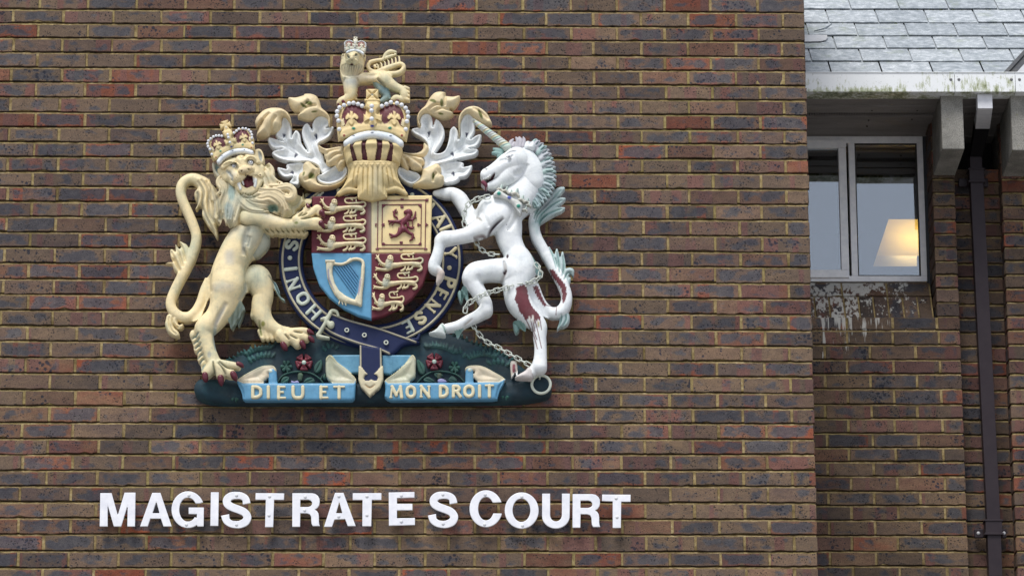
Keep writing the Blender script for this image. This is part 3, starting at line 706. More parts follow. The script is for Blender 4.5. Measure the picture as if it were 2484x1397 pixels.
# broken slate, lead tab
def roof_plate(pts, d0, th, name, mat, tiltup=0):
    P = [on_roof(*p) for p in pts]; m = MB(); n = len(P)
    vs = [roofpt(x, b, d0+th+tiltup*k/(n-1)) for k, (x, b) in enumerate(P)]+[roofpt(x, b, d0+tiltup*k/(n-1)) for k, (x, b) in enumerate(P)]
    m.add(vs, [tuple(range(n))[::-1], tuple(range(n, 2*n))]+[(i, (i+1) % n, (i+1) % n+n, i+n) for i in range(n)]); return m.build(name, mat, wing)
roof_plate([(1974, 88), (2005, 82), (2018, 72), (2012, 78), (1998, 86)], .022, .006, 'slipped_slate', SL, .01)
LEAD = mat_paint('lead_flashing', .5, .5, flat=(.42, .43, .45))
roof_plate([(1940, 112), (1990, 111), (2003, 108), (2007, 102), (2006, 96), (1940, 96)], .020, .003, 'lead_tab', LEAD)
# rooflight kerb that just enters at the right edge
DG = mat_paint('dark_grey_flashing', .5, .4, flat=(.035, .037, .042))
a_, b_ = on_roof(2446, 177), on_roof(2500, 118); k_ = (b_[0]-a_[0])/(b_[1]-a_[1])
def valley(x0_, x1_, d0, d1, name, mat):
    lo, hi = a_[1]-.12, b_[1]+.3; f = lambda x, b, d: roofpt(a_[0]+x+k_*(b-a_[1]), b, d)
    MB().hexa([f(x0_, lo, d0), f(x1_, lo, d0), f(x1_, lo, d1), f(x0_, lo, d1)], [f(x0_, hi, d0), f(x1_, hi, d0), f(x1_, hi, d1), f(x0_, hi, d1)]).build(name, mat, roof)
valley(0, .022, .0, .032, 'valley_flashing', DG); valley(.0225, .060, .0, .022, 'valley_flashing', DG); valley(.0605, .16, .0, .026, 'lead_valley', LEAD); valley(.1605, .2, .0, .04, 'valley_flashing', DG); valley(.2005, 1.2, .0, .03, 'lead_valley', LEAD)
# ---------------------------------------------------------------- gutter
gu = M('white_gutter_with_algae'); gx = gu.n('ShaderNodeSeparateXYZ'); gu.l(gu.tc.outputs['Generated'], gx.inputs[0])
st = gu.noise(42, 5, .8, stretch=(1, 1, .30)); big = gu.noise(7, 3, .6); lo_ = gu.rng(gx.outputs[2], 0, 1, .08, -.09); lf_ = gu.rng(gx.outputs[0], .02, .12, -.22, 0)
a = gu.math('ADD', gu.math('ADD', st, lo_), gu.math('ADD', gu.rng(big, .3, .7, -.16, .16), lf_))
c_ = gu.mix(gu.rng(a, .50, .64, 0, .8), (.76, .78, .79), (.27, .30, .12)); c_ = gu.mix(gu.rng(a, .64, .74, 0, .8), c_, (.07, .09, .03))
c_ = gu.mix(gu.rng(gu.noise(60, 3, .7), .62, .68, 0, .4), c_, (.25, .26, .24)); gu.base(c_, .45, .4); GUT = gu.m
gut = empty('gutter', (W(2200, 200, YF)[0], YF, zf0), 'long white box gutter streaked with green algae below the slates', 'gutter')
joints = [XB0, W(2316, 200, YF)[0], W(2463, 200, YF)[0], XP1]
for a, b in zip(joints[:-1], joints[1:]):
    g = MB(); g.prism([(a+.001, zf0), (b-.001, zf0), (b-.001, zf1), (a+.001, zf1)], YF, YF+.004)
    g.box(a+.001, b-.001, YF+.004, YF+.10, zf0, zf0+.004).box(a+.001, b-.001, YF+.10, YF+.104, zf0, zf1+.01).box(a+.001, b-.001, YF-.004, YF+.012, zf1, zf1+.004)
    g.build('gutter_length', GUT, gut, bevel=.0012)
for p in (2306.5, 2326, 2453.5, 2473):
    x, z = W(p, 193.5, YF); MB().sphere((x, YF, z), .0075, 12, 8, .6).build('bolt', mat_paint('grey_bolt', .5, .5, flat=(.16, .16, .17)), gut, smooth=True)
OUT = mat_paint('outlet_white', .4, .3, (.35, .36, .36), flat=(.66, .67, .71))
YO = .67; YO2 = .93
x0, x1 = W(2371.5, 250, YO)[0], W(2407.5, 250, YO)[0]; zt_, zk = W(2390, 228, YO)[1], W(2390, 263.5, YO)[1]
zk2 = W(2390, 313, YO2)[1]; xo = W(2383.5, 313, YO2)[0]-(x0+x1)/2
g = MB(); g.hexa([(x0, YO, zk), (x1, YO, zk), (x1, YO+.065, zk+.01), (x0, YO+.065, zk+.01)], [(x0, YO, zf0-.002), (x1, YO, zf0-.002), (x1, YO+.065, zf0-.002), (x0, YO+.065, zf0-.002)])
g.hexa([(x0+xo, YO2, zk2), (x1+xo, YO2, zk2), (x1+xo, YO2+.03, zk2+.06), (x0+xo, YO2+.03, zk2+.06)], [(x0, YO, zk+.0005), (x1, YO, zk+.0005), (x1, YO+.064, zk+.011), (x0, YO+.064, zk+.011)])
g.build('outlet_elbow', OUT, gut, bevel=.0015)
# ---------------------------------------------------------------- downpipe
PB = mat_paint('brown_pipe_paint', .38, .35, (.055, .047, .05), flat=(.030, .022, .027), bump=.2, spec=.18)
dp = empty('downpipe', (W(2398, 1040, 1.09)[0], 1.12, 0), 'square brown downpipe running down the recess beside the window pier', 'downpipe')
yp = 1.075; wp = .0655
def pipe(pxa, pya, pxb, pyb, w_, y0, y1):
    xa, za = W(pxa, pya, y0); xb, zb__ = W(pxb, pyb, y0); h = w_/2
    return MB().hexa([(xb-h, y0, zb__), (xb+h, y0, zb__), (xb+h, y1, zb__), (xb-h, y1, zb__)], [(xa-h, y0, za), (xa+h, y0, za), (xa+h, y1, za), (xa-h, y1, za)])
pipe(2369.5, 438, 2411.5, 1275, wp, yp, yp+.065).build('pipe', PB, dp, bevel=.004)
q = pipe(2411.5, 1290, 2415.5, 1397, wp, yp, yp+.065); xq, zq = W(2415.5, 1397, yp)
q.hexa([(xq+.03-wp/2, yp, .02), (xq+.03+wp/2, yp, .02), (xq+.03+wp/2, yp+.065, .02), (xq+.03-wp/2, yp+.065, .02)], [(xq-wp/2, yp, zq), (xq+wp/2, yp, zq), (xq+wp/2, yp+.065, zq), (xq-wp/2, yp+.065, zq)])
q.build('pipe', PB, dp, bevel=.004)
pipe(2367.5, 380, 2368.5, 414, .062, yp+.002, yp+.063).build('pipe', PB, dp, bevel=.003)
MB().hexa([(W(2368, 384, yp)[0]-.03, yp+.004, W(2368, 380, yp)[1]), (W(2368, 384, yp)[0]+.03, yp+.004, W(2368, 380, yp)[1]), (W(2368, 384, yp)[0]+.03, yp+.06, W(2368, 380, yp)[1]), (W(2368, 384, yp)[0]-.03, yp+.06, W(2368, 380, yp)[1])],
          [(x0+xo, YO2-.01, zk2+.008), (x1+xo, YO2-.01, zk2+.008), (x1+xo, YO2+.04, zk2+.055), (x0+xo, YO2+.04, zk2+.055)]).build('offset_pipe', mat_paint('shade_black_pipe', .9, .3, (.02, .02, .02), flat=(.010, .009, .010), spec=.05), dp, bevel=.002)  # brown pipe coloured near-black: the shade under the eaves is in its paint
def socket(px, p0, p1, w_):
    xa, za = W(px, p0, yp); _, zb__ = W(px, p1, yp); h = w_/2; m = MB()
    m.box(xa-h, xa+h, yp-.006, yp+.07, zb__, za); m.box(xa-h-.006, xa+h+.006, yp-.010, yp+.07, za-.008, za); m.box(xa-h-.006, xa+h+.006, yp-.010, yp+.07, zb__, zb__+.010)
    o = m.build('socket', PB, dp, bevel=.002); zc = (za+zb__)/2-.012
    MB().box(xa-h-.045, xa-h, yp+.072, yp+.095, zc-.022, zc+.022).build('bracket', PB, dp, bevel=.004); MB().box(xa+h, xa+h+.03, yp+.072, yp+.095, zc-.022, zc+.022).build('bracket', PB, dp, bevel=.004)
    return xa, zc, h
socket(2368.5, 409, 443, .073); xa, zc, h = socket(2410, 1260, 1297, .080)
for x in (xa-h-.026, xa+h+.018): MB().sphere((x, yp+.072, zc), .009, 10, 7, .6).build('screw', mat_paint('zinc_screw', .3, .3, flat=(.5, .5, .52)), dp, smooth=True)
# ---------------------------------------------------------------- lamp in the room
YL = 1.9
la = empty('table_lamp', (W(2190, 620, YL)[0]+.03, YL+.1, zB-.2), 'lit lamp with a glowing cream shade behind the window pane', 'lamp')
xa, z0 = W(2126, 621, YL); xb, z1 = W(2157, 532, YL); xc = W(2232, 580, YL)[0]
cxl = xc+.01; r0, r1 = cxl-xa, cxl-xb
sh = M('lamp_shade_fabric'); sh.b.inputs['Base Color'].default_value = (.85, .62, .28, 1)
tl = sh.n('ShaderNodeBsdfTranslucent'); tl.inputs[0].default_value = (.97, .74, .27, 1); df = sh.n('ShaderNodeBsdfDiffuse'); df.inputs[0].default_value = (.7, .6, .42, 1)
mm = sh.n('ShaderNodeMixShader'); mm.inputs[0].default_value = .55; sh.l(df.outputs[0], mm.inputs[1]); sh.l(tl.outputs[0], mm.inputs[2]); sh.l(mm.outputs[0], sh.t.nodes['Material Output'].inputs[0])
m = MB(); DF = .38; yc = YL+r0*DF
lo4 = [(cxl+r0*a, yc+r0*DF*b, z0) for a, b in ((-1, -1), (1, -1), (1, 1), (-1, 1))]; z1b = W(2157, 532, yc-r1*DF)[1]
hi4 = [(cxl+r1*a, yc+r1*DF*b, z1b) for a, b in ((-1, -1), (1, -1), (1, 1), (-1, 1))]
m.add(lo4+hi4, [(i, (i+1) % 4, (i+1) % 4+4, i+4) for i in range(4)]); m.build('lamp_shade', sh.m, la)
MB().tube([(cxl, yc, z0-.35), (cxl, yc, z0+.05)], .02, 12).tube([(cxl, yc, z0-.37), (cxl, yc, z0-.35)], .09, 20).build('stand', DK, la, smooth=True)
bu = M('bulb'); bu.b.inputs['Emission Color'].default_value = (1, .72, .30, 1); bu.b.inputs['Emission Strength'].default_value = 42
MB().tube([(cxl-.12, yc+.03, z0+.085), (cxl+.05, yc+.03, z0+.085)], .014, 12).build('bulb', bu.m, la, smooth=True)
MB().box(xR+.001, XJ0+.06, YW+.004, YW+.12, zB-.05, zT+.1).build('sealant', mat_paint('dark_sealant', .6, .3, flat=(.03, .036, .045)), wing)
# ================================================================ white letters
LET = mat_paint('white_letter_enamel', .35, .12, (.5, .5, .5), flat=(.80, .81, .86), bump=.1)
SCR = mat_paint('screw_cap', .4, .2, flat=(.66, .67, .70))
def arc(cx, cy, rx, ry, a0, a1, n=28): return [(cx+rx*math.cos(math.radians(a0+(a1-a0)*i/n)), cy-ry*math.sin(math.radians(a0+(a1-a0)*i/n))) for i in range(n+1)]
def band(cx, cy, rx, ry, ix, iy, a0, a1): return arc(cx, cy, rx, ry, a0, a1)+arc(cx, cy, ix, iy, a1, a0)
def stroke(pts, wd):
    P = spl(pts, 8, False); t = np.gradient(P, axis=0); nn = np.stack([-t[:, 1], t[:, 0]], 1); nn /= np.linalg.norm(nn, axis=1)[:, None]
    w_ = np.interp(np.linspace(0, 1, len(P)), np.linspace(0, 1, len(wd)), wd)[:, None]/2
    return list(map(tuple, P+nn*w_))+list(map(tuple, (P-nn*w_)[::-1]))
SCEN = [(1382,186),(1372,142),(1338,118),(1292,112),(1240,120),(1208,150),(1212,188),(1252,216),(1312,238),(1362,262),(1388,302),(1372,344),(1332,366),(1290,371),(1240,362),(1203,333),(1191,286)]
SW = [70,62,60,62,66,70,70,68,68,68,70,70,66,62,60,64,74]
ROUT = [(1787,93),(1960,93),(1990,99),(2014,117),(2027,142),(2029,172),(2024,200),(2008,224),(1985,238),(2006,252),(2018,272),(2022,300),(2022,345),(2025,370),(2032,384),(1968,384),(1957,362),(1955,330),(1953,300),(1942,280),(1915,271),(1857,270),(1855,390),(1786,390)]
RHOL = [(1857,150),(1925,149),(1948,156),(1962,172),(1962,192),(1950,208),(1927,215),(1857,215)]
sh_ = lambda P, dx, dy: [(x+dx, y+dy) for x, y in P]
UOUT = [(1590,97),(1660,97),(1660,285)]+[(1712+52*math.cos(math.radians(a)), 287+56*math.sin(math.radians(a))) for a in range(180, -1, -15)]+[(1765,285),(1765,97),(1835,97),(1833,295)]+[(1711+122*math.cos(math.radians(a)), 295+110*math.sin(math.radians(a))) for a in range(0, 181, 10)]
L1 = (220, 1170, 3.653); L2 = (880, 1170, 3.653)
LT = [('letter_m', L1, [[(85,92),(185,92),(240,290),(300,88),(397,88),(392,387),(325,387),(328,195),(270,387),(205,387),(150,195),(150,387),(80,387)]], [], [], 'white letter M, first letter of the sign under the coat of arms'),
 ('letter_a', L1, [[(545,90),(618,90),(718,387),(645,387),(622,318),(528,318),(505,387),(438,387)]], [[(582,165),(610,270),(547,270)]], [], 'white letter A between the M and the G'),
 ('letter_g', L1, [band(862,238,146,162,78,107,24,322), [(868,220),(1003,220),(1000,387),(945,387),(942,368),(920,360),(938,330),(942,278),(868,276)]], [[(900,182),(1030,184),(1030,220),(900,220)]], [(870,112),(848,372)], 'white letter G between the first A and the I'),
 ('letter_i', L1, [[(1065,85),(1135,85),(1130,382),(1060,382)]], [], [], 'white letter I, a single upright bar beside the G'),
 ('letter_s', L1, [stroke(SCEN, SW)], [], [(1293,113),(1292,372)], 'white letter S right after the I and before the first T'),
 ('letter_t', L1, [[(1462,92),(1715,95),(1712,152),(1625,151),(1617,393),(1545,393),(1552,151),(1460,150)]], [], [(1585,122),(1580,290)], 'white letter T between the S and the first R'),
 ('letter_r', L1, [ROUT], [RHOL], [(1901,126),(1896,245)], 'white letter R between the first T and the second A'),
 ('letter_a', L1, [[(2165,90),(2240,90),(2348,384),(2278,384),(2255,322),(2160,326),(2138,390),(2068,390)]], [[(2203,170),(2230,270),(2174,270)]], [(2200,121),(2198,300)], 'white letter A between the first R and the second T'),
 ('letter_t', L2, [[(-89,93),(165,92),(165,152),(80,153),(75,385),(-4,385),(-2,153),(-89,153)]], [], [(37,122),(37,288)], 'white letter T just before the E'),
 ('letter_e', L2, [[(230,87),(458,82),(458,132),(303,135),(303,187),(440,187),(440,243),(303,245),(303,315),(462,312),(462,375),(232,380)]], [], [(342,115),(342,345)], 'white letter E before the gap with the missing apostrophe'),
 ('letter_s', L2, [stroke(sh_(SCEN, -578, -2), SW)], [], [(710,105),(712,364)], 'white letter S standing alone between the two words'),
 ('letter_c', L2, [band(1092,230,146,163,70,104,22,338)], [[(1100,176),(1260,171),(1260,274),(1100,274)]] , [(1085,106),(1080,370)], 'white letter C that begins the last word of the sign'),
 ('letter_o', L2, [arc(1408,246,150,160,0,360,48)], [arc(1406,244,79,104,0,360,48)], [(1410,124),(1415,380)], 'white letter O between the C and the U'),
 ('letter_u', L2, [UOUT], [], [], 'white letter U between the O and the last R'),
 ('letter_r', L2, [sh_(ROUT, 73, 8)], [sh_(RHOL, 72, 8)], [], 'white letter R between the U and the last T'),
 ('letter_t', L2, [[(2122,105),(2373,107),(2373,168),(2290,168),(2287,400),(2215,400),(2215,165),(2120,162)]], [], [(2245,138),(2253,305)], 'white letter T, last letter of the sign')]
def flat_letter(name, polys, holes, z, th, mat, parent, g, bev=1.0):
    P = np.concatenate([np.array(p) for p in polys]); R = Rel(P[:, 0].min()-4, P[:, 1].min()-4, P[:, 0].max()+4, P[:, 1].max()+4, g, (.8, .8, .85))
    D = np.full(R.X.shape, 1e9)
    for p in polys: D = np.minimum(D, psdf(R.X, R.Y, p))
    for p in holes: D = np.maximum(D, -psdf(R.X, R.Y, p))
    q = np.clip(-D/bev, 0, 1); R.D = D; R.H = np.where(D < 0, z+bev*np.sqrt(1-(1-q)**2)*.6, z-2*D); R.Z[:] = z
    return R.emit(name, mat, parent, thick=th, zsm=3, hs=0)
for nm, fr, polys, holes, scr, lab in LT:
    if nm == 'letter_c': holes = [[(1092, 176), (1262, 170), (1262, 274), (1092, 274)]]; polys = [arc(1092,230,146,163,0,360,48)]; holes = [arc(1092,230,70,104,0,360,40), [(1150,176),(1262,171),(1262,274),(1150,272)]]
    polys = [T(p, *fr) for p in polys]; holes = [T(p, *fr) for p in holes]; scr = T(scr, *fr)
    cx = sum(p[0] for p in polys[0])/len(polys[0]); by = max(p[1] for p in polys[0]); bx, bz = W(cx, by, -.045)
    e = empty(nm, (bx, -.045, bz), lab, 'letter', 'white sign letters')
    flat_letter('letter_face', polys, holes, 24, 4, LET, e, .9)
    for sx, sy in scr:
        x, z = W(sx, sy, -.049); MB().sphere((x, -.0485, z), .0078, 12, 8, .55).build('screw_cap', SCR, e, smooth=True)
# ================================================================ the coat of arms
CREAM = (.82, .68, .40); GOLD = (.72, .56, .28); PALE = (.74, .66, .46); WHT = (.82, .85, .86); TEAL = (.22, .36, .33); MAR = (.115, .018, .030)
NAVY = (.012, .020, .070); SKY = (.105, .30, .48); DARK = (.018, .036, .050); GREYP = (.42, .43, .46); LILAC = (.42, .38, .42)
PT_LION = mat_paint('aged_cream_paint', .52, .34, (.34, .32, .24), patina=(.62, .78, .92, .75), spec=.35, bump=.5); PT_WHT = mat_paint('white_statue_paint', .5, .22, (.42, .40, .36), patina=(.84, .88, .88, .6), spec=.35)
PT_GOLD = mat_paint('gold_ochre_paint', .5, .32, (.36, .33, .22), patina=(.74, .82, .88, .6), spec=.35, bump=.5); PT_NAVY = mat_paint('navy_paint', .55, .4, (.030, .038, .065), spec=.22); PT_MAR = mat_paint('maroon_paint', .4, .25, (.16, .07, .07))
PT_CHIP = mat_paint('chipped_maroon_paint', .45, .2, (.16, .07, .07), chips=.55); PT_BLUE = mat_paint('blue_paint', .42, .35, (.20, .34, .40), patina=(.7, .8, .78, .7)); PT_DARK = mat_paint('dark_green_blue_paint', .65, .5, (.085, .09, .08), patina=(1.3, 2.0, 1.9, .7), spec=.22)
PT_LET = mat_paint('chipped_cream_lettering', .5, .3, (.30, .24, .16), chips=.35); PT_CLAW = mat_paint('claw_paint', .3, .2, (.2, .1, .1), flat=(.10, .012, .025))
cx0, cz0 = W(905, 978, -.1)
arms = empty('coat_of_arms', (cx0, -.02, cz0), 'large painted royal coat of arms with crowned lion and white unicorn on the brick wall', 'coat of arms')
A = (380, 270, 3.4925); B = (380, 620, 3.4925); Z3 = (600, 210, 4.657); ZR = (900, 210, 4.657); CL = (780, 70, 5.588)
U = (1010, 270, 3.4925); V_ = (1010, 620, 3.4925); G = (660, 440, 3.327); P_ = (460, 780, 4.968); Q_ = (880, 780, 4.968)
def t(f, pts): return T(pts, *f)
# ---------------------------------------------------------------- base
R = Rel(462, 785, 1350, 990, 1.8, DARK)
hill = [(546,925),(548,900),(553,876),(575,862),(600,850),(640,842),(680,825),(720,815),(800,806),(900,800),(1000,802),(1100,812),(1140,828),(1170,838),(1200,850),(1225,862),(1250,880),(1285,905),(1300,930),(1290,960),(900,972),(560,965)]
R.poly(hill, 22, 14, 26, smooth=True)
R.poly([(472,952),(473,934),(484,922),(505,920),(560,924),(700,930),(900,930),(1200,928),(1290,908),(1320,914),(1336,932),(1337,952),(1326,964),(1292,972),(1220,977),(905,979),(600,980),(520,978),(486,969)], 26, 22, 20, k=4)
rg = random.Random(3)
def tuft(x, y, ang, ln, w_=4.5, z=34, col=(.042, .082, .084)):
    dx, dy = math.cos(ang), -math.sin(ang)
    R.chain([(x, y, w_, z), (x+dx*ln*.5, y+dy*ln*.5, w_*.85, z+4), (x+dx*ln, y+dy*ln, 1.0, z+2)], k=1.5, flat=1, col=col, smooth=False)
edge = spl(hill[2:17], 8, False); L = len(edge)
for i in range(0, L, 3):
    x, y = edge[i]; tuft(x, y+3, math.radians(118-60*i/L+rg.uniform(-15, 15)), rg.uniform(7, 12), 3.6, 30)
for (ax, ay, bx, by, n) in ((600, 862, 655, 845, 9), (610, 880, 660, 868, 7), (1035, 845, 1100, 858, 12), (1140, 872, 1200, 868, 10), (1110, 858, 1125, 868, 3), (790, 852, 815, 848, 4), (1190, 885, 1240, 895, 6), (690, 840, 720, 836, 4)):
    for i in range(n):
        f = i/(n-1); tuft(ax+(bx-ax)*f, ay+(by-ay)*f-6*math.sin(f*3.14), math.radians(125-70*f+rg.uniform(-12, 12)), rg.uniform(9, 15), 3.4, 36)
base = R.emit('base', PT_DARK, arms, thick=30)
def plant(name, f, mat, col, z, shapes, parent=base):
    allp = [q for s_ in shapes for q in t(f, s_[1])]
    R = Rel(min(p[0] for p in allp)-8, min(p[1] for p in allp)-8, max(p[0] for p in allp)+8, max(p[1] for p in allp)+8, 1.1, col)
    for kind, pts in shapes:
        if kind == 'p': R.poly(t(f, pts), z, 3.5, 4)
        elif kind == 'c': R.chain(t(f, pts), z=z, k=1)
        elif kind == 'g': R.line(t(f, pts), 1.1, -2)
    return R.emit(name, mat, parent, thick=14)
LEAF = (.038, .085, .072)
def shamrock(f, x, y, r, name='shamrock'):
    sh = []
    for a in (90, 210, 330):
        c_, s_ = math.cos(math.radians(a)), -math.sin(math.radians(a))
        for o in (-24, 24):
            c2, s2 = math.cos(math.radians(a+o)), -math.sin(math.radians(a+o)); sh.append(('c', [(x+c_*r*.2, y+s_*r*.2, r*.15), (x+c2*r*.78, y+s2*r*.78, r*.30)]))
        sh.append(('g', [(x+c_*r*.1, y+s_*r*.1), (x+c_*r, y+s_*r)]))
    sh.append(('c', [(x, y, r*.12), (x+r*.2, y+r*1.1, r*.10)])); plant(name, f, PT_DARK, LEAF, 44, sh)
def leaf(f, pts, vein): plant('leaf', f, PT_DARK, LEAF, 43, [('p', pts), ('g', vein)])
shamrock(P_, 1165, 535, 68); shamrock(P_, 545, 890, 62); shamrock(Q_, 1105, 545, 66); shamrock(Q_, 1715, 865, 62)
leaf(P_, [(1500,590),(1510,520),(1580,460),(1600,520),(1580,590),(1530,620)], [(1515,615),(1585,480)])
leaf(Q_, [(655,460),(710,490),(755,560),(740,630),(690,630),(655,560)], [(665,470),(735,640)])
for f, pts in ((P_, [(1100,740),(1110,690),(1150,660),(1200,670),(1190,720),(1150,745)]), (P_, [(1375,740),(1400,690),(1450,670),(1500,690),(1500,740)]), (P_, [(1600,680),(1620,640),(1640,640),(1640,700)]),
               (Q_, [(735,690),(790,665),(850,700),(860,730),(750,730)]), (Q_, [(1030,700),(1070,655),(1120,680),(1135,730),(1060,730)]), (Q_, [(860,625),(920,615),(970,650),(930,680),(880,670)])):
    leaf(f, pts, [pts[0], pts[3]])
plant('stem', P_, PT_DARK, LEAF, 43, [('c', [(1065,720,8),(1120,650,8),(1220,610,9),(1340,600,9),(1460,620,9),(1560,680,8),(1610,740,7)]), ('c', [(1580,690,6),(1600,650,6),(1640,630,6)])])
plant('stem', Q_, PT_DARK, LEAF, 43, [('c', [(660,730,8),(730,660,9),(830,605,9),(930,595,9),(1050,610,9),(1150,650,9),(1220,720,8)])])
plant('thistle', P_, PT_DARK, (.07, .09, .06), 44, [('c', [(1335,650,34),(1330,690,28)])]); plant('thistle_flower', P_, PT_WHT, (.30, .29, .50), 44, [('p', [(1225,710),(1260,720),(1300,710),(1320,745),(1235,748)])])
plant('thistle', Q_, PT_DARK, (.07, .09, .06), 44, [('c', [(925,650,32),(920,670,26)])]); plant('thistle_flower', Q_, PT_WHT, (.30, .29, .50), 44, [('p', [(905,700),(950,685),(1010,715),(990,738),(915,738)])])
def rose(f, x, y, r):
    cx, cy = T([(x, y)], *f)[0]; r = r/f[2]
    R = Rel(cx-r-4, cy-r-4, cx+r+4, cy+r+4, .9, (.15, .022, .036))
    for i in range(5):
        a = math.radians(90+72*i+36); R.poly([(cx+r*.12*math.cos(a), cy-r*.12*math.sin(a))]+[(cx+r*q*math.cos(a+o), cy-r*q*math.sin(a+o)) for o, q in ((.55, .72), (.42, .98), (0, .93), (-.42, .98), (-.55, .72))], 45, 5, 4, k=0, dish=4)
        R.poly([(cx+r*.1*math.cos(a), cy-r*.1*math.sin(a))]+[(cx+r*q*math.cos(a+o), cy-r*q*math.sin(a+o)) for o, q in ((.5, .4), (0, .58), (-.5, .4))], 48, 5, 3, col=(.22, .035, .052))
        b = a+math.radians(36); R.line([(cx+r*.25*math.cos(b), cy-r*.25*math.sin(b)), (cx+r*.95*math.cos(b), cy-r*.95*math.sin(b))], 1.3, -4, col=(.03, .02, .03))
    ro = R.emit('rose', PT_MAR, base, thick=16)
    x_, z_ = W(cx, cy, -55*S); MB().sphere((x_, -54*S, z_), r*.24*S, 12, 8, .7).build('rose_centre', mat_paint('pale_green_paint', .4, .2, flat=(.45, .55, .48)), base, smooth=True)
rose(P_, 1377, 490, 108); rose(Q_, 862, 480, 108)
# ---------------------------------------------------------------- garter
gcx, gcy, grx, gry, gix, giy = 900., 632., 224., 214., 165., 156.
R = Rel(670, 410, 1130, 852, 1.7, NAVY)
el = lambda rx, ry, n=140: [(gcx+rx*math.cos(2*math.pi*i/n), gcy+ry*math.sin(2*math.pi*i/n)) for i in range(n)]
R.poly(el(grx, gry), 36, 5, 8, smooth=False, cut=[el(gix, giy)])
garter = R.emit('garter', PT_NAVY, arms, thick=12)
def ring_ridge(r0x, r0y, w_, col, nm):
    R = Rel(670, 410, 1130, 852, 1.5, col); R.poly(el(r0x+w_/2, r0y+w_/2), 42, 3, 3, smooth=False, cut=[el(r0x-w_/2, r0y-w_/2)]); return R.emit(nm, PT_GOLD, garter, thick=6)
TRIM = (.50, .46, .33)
ring_ridge(grx-9, gry-9, 5.5, TRIM, 'gold_edging'); ring_ridge(gix+10, giy+10, 5.5, TRIM, 'gold_edging')
# serif capitals as strokes in a unit box (y up)
GL = {'D': [[(.1,0),(.1,1)], [(.1,1),(.55,.97),(.86,.75),(.88,.5),(.86,.25),(.55,.03),(.1,0)]], 'I': [[(.5,0),(.5,1)]], 'E': [[(.2,0),(.2,1)], [(.2,1),(.8,1)], [(.2,.52),(.65,.52)], [(.2,0),(.85,0)]],
 'U': [[(.1,1),(.1,.35),(.22,.06),(.5,0),(.78,.06),(.9,.35),(.9,1)]], 'T': [[(.5,0),(.5,1)], [(.02,1),(.98,1)]], 'M': [[(.06,0),(.16,1)], [(.16,1),(.5,.2)], [(.5,.2),(.84,1)], [(.84,1),(.94,0)]],
 'O': [[(.5,1),(.14,.85),(.04,.5),(.14,.15),(.5,0),(.86,.15),(.96,.5),(.86,.85),(.5,1)]], 'N': [[(.1,0),(.1,1)], [(.1,1),(.9,0)], [(.9,0),(.9,1)]],
 'R': [[(.15,0),(.15,1)], [(.15,1),(.6,.98),(.8,.76),(.6,.52),(.15,.5)], [(.5,.5),(.9,0)]], 'H': [[(.1,0),(.1,1)], [(.9,0),(.9,1)], [(.1,.5),(.9,.5)]],
 'S': [[(.85,.82),(.6,1),(.25,.92),(.2,.7),(.5,.52),(.8,.35),(.75,.08),(.4,0),(.12,.2)]], 'Q': [[(.5,1),(.14,.85),(.04,.5),(.14,.15),(.5,0),(.86,.15),(.96,.5),(.86,.85),(.5,1)], [(.6,.2),(1,-.1)]],
 'A': [[(.02,0),(.5,1)], [(.5,1),(.98,0)], [(.22,.36),(.78,.36)]], 'L': [[(.2,0),(.2,1)], [(.2,0),(.85,0)]], 'Y': [[(.5,0),(.5,.5)], [(.5,.5),(.08,1)], [(.5,.5),(.92,1)]], 'P': [[(.18,0),(.18,1)], [(.18,1),(.65,.98),(.85,.74),(.65,.48),(.18,.46)]], '.': [[(.5,.5),(.5,.52)]]}
SERIF = {'D': [(.1,0),(.1,1)], 'I': [(.5,0),(.5,1)], 'E': [(.2,0),(.2,1)], 'U': [(.1,1),(.9,1)], 'T': [(.5,0)], 'M': [(.06,0),(.94,0),(.16,1),(.84,1)], 'N': [(.1,0),(.1,1),(.9,1)], 'R': [(.15,0),(.15,1),(.92,0)], 'H': [(.1,0),(.1,1),(.9,0),(.9,1)], 'A': [(.02,0),(.98,0)], 'L': [(.2,1)], 'Y': [(.5,0),(.08,1),(.92,1)], 'P': [(.18,0),(.18,1)]}
def put_letter(R, ch, cx, cy, w_, h_, ang, sw, z, col=None):
    """ang: direction of the letter's top, radians, 0 = up in the picture, clockwise positive"""
    c, s_ = math.cos(ang), math.sin(ang)
    def m(p): x, y = (p[0]-.5)*w_, (p[1]-.5)*h_; return (cx+x*c+y*s_, cy+x*s_-y*c)
    for k, st in enumerate(GL[ch]):
        thin = (ch in 'MNAY' and k % 2 == 0) or (len(st) == 2 and abs(st[0][1]-st[1][1]) < .01); r = sw*(.62 if thin else 1)
        if ch == '.': r = sw*1.3
        R.chain([m(p)+(r,) for p in st], z=z, k=0, flat=.55, col=col)
    for p in SERIF.get(ch, []): R.chain([m((p[0]-.14*14/w_*1.1, p[1]))+(sw*.5,), m((p[0]+.14*14/w_*1.1, p[1]))+(sw*.5,)], z=z, k=.5, flat=.55, col=col, smooth=False)
rm_x, rm_y = (grx+gix)/2, (gry+giy)/2
def angof(px, py): return math.degrees(math.atan2(-(py-gcy)/rm_y, (px-gcx)/rm_x))
seq = [('H', t(G, [(337,1055)])[0]), ('O', t(G, [(250,945)])[0]), ('N', t(G, [(172,828)])[0]), ('I', t(G, [(150,706)])[0]), ('.', t(G, [(145,617)])[0]), ('S', t(G, [(158,513)])[0])]
hid = 'OIT.QUI.M'; a_s = angof(*t(G, [(158, 513)])[0]); a_A = angof(*t(G, [(1352,310)])[0])
for i, ch in enumerate(hid):
    a = math.radians(a_s-(a_s-a_A)*(i+1)/(len(hid)+1)); seq.append((ch, (gcx+rm_x*math.cos(a), gcy-rm_y*math.sin(a))))
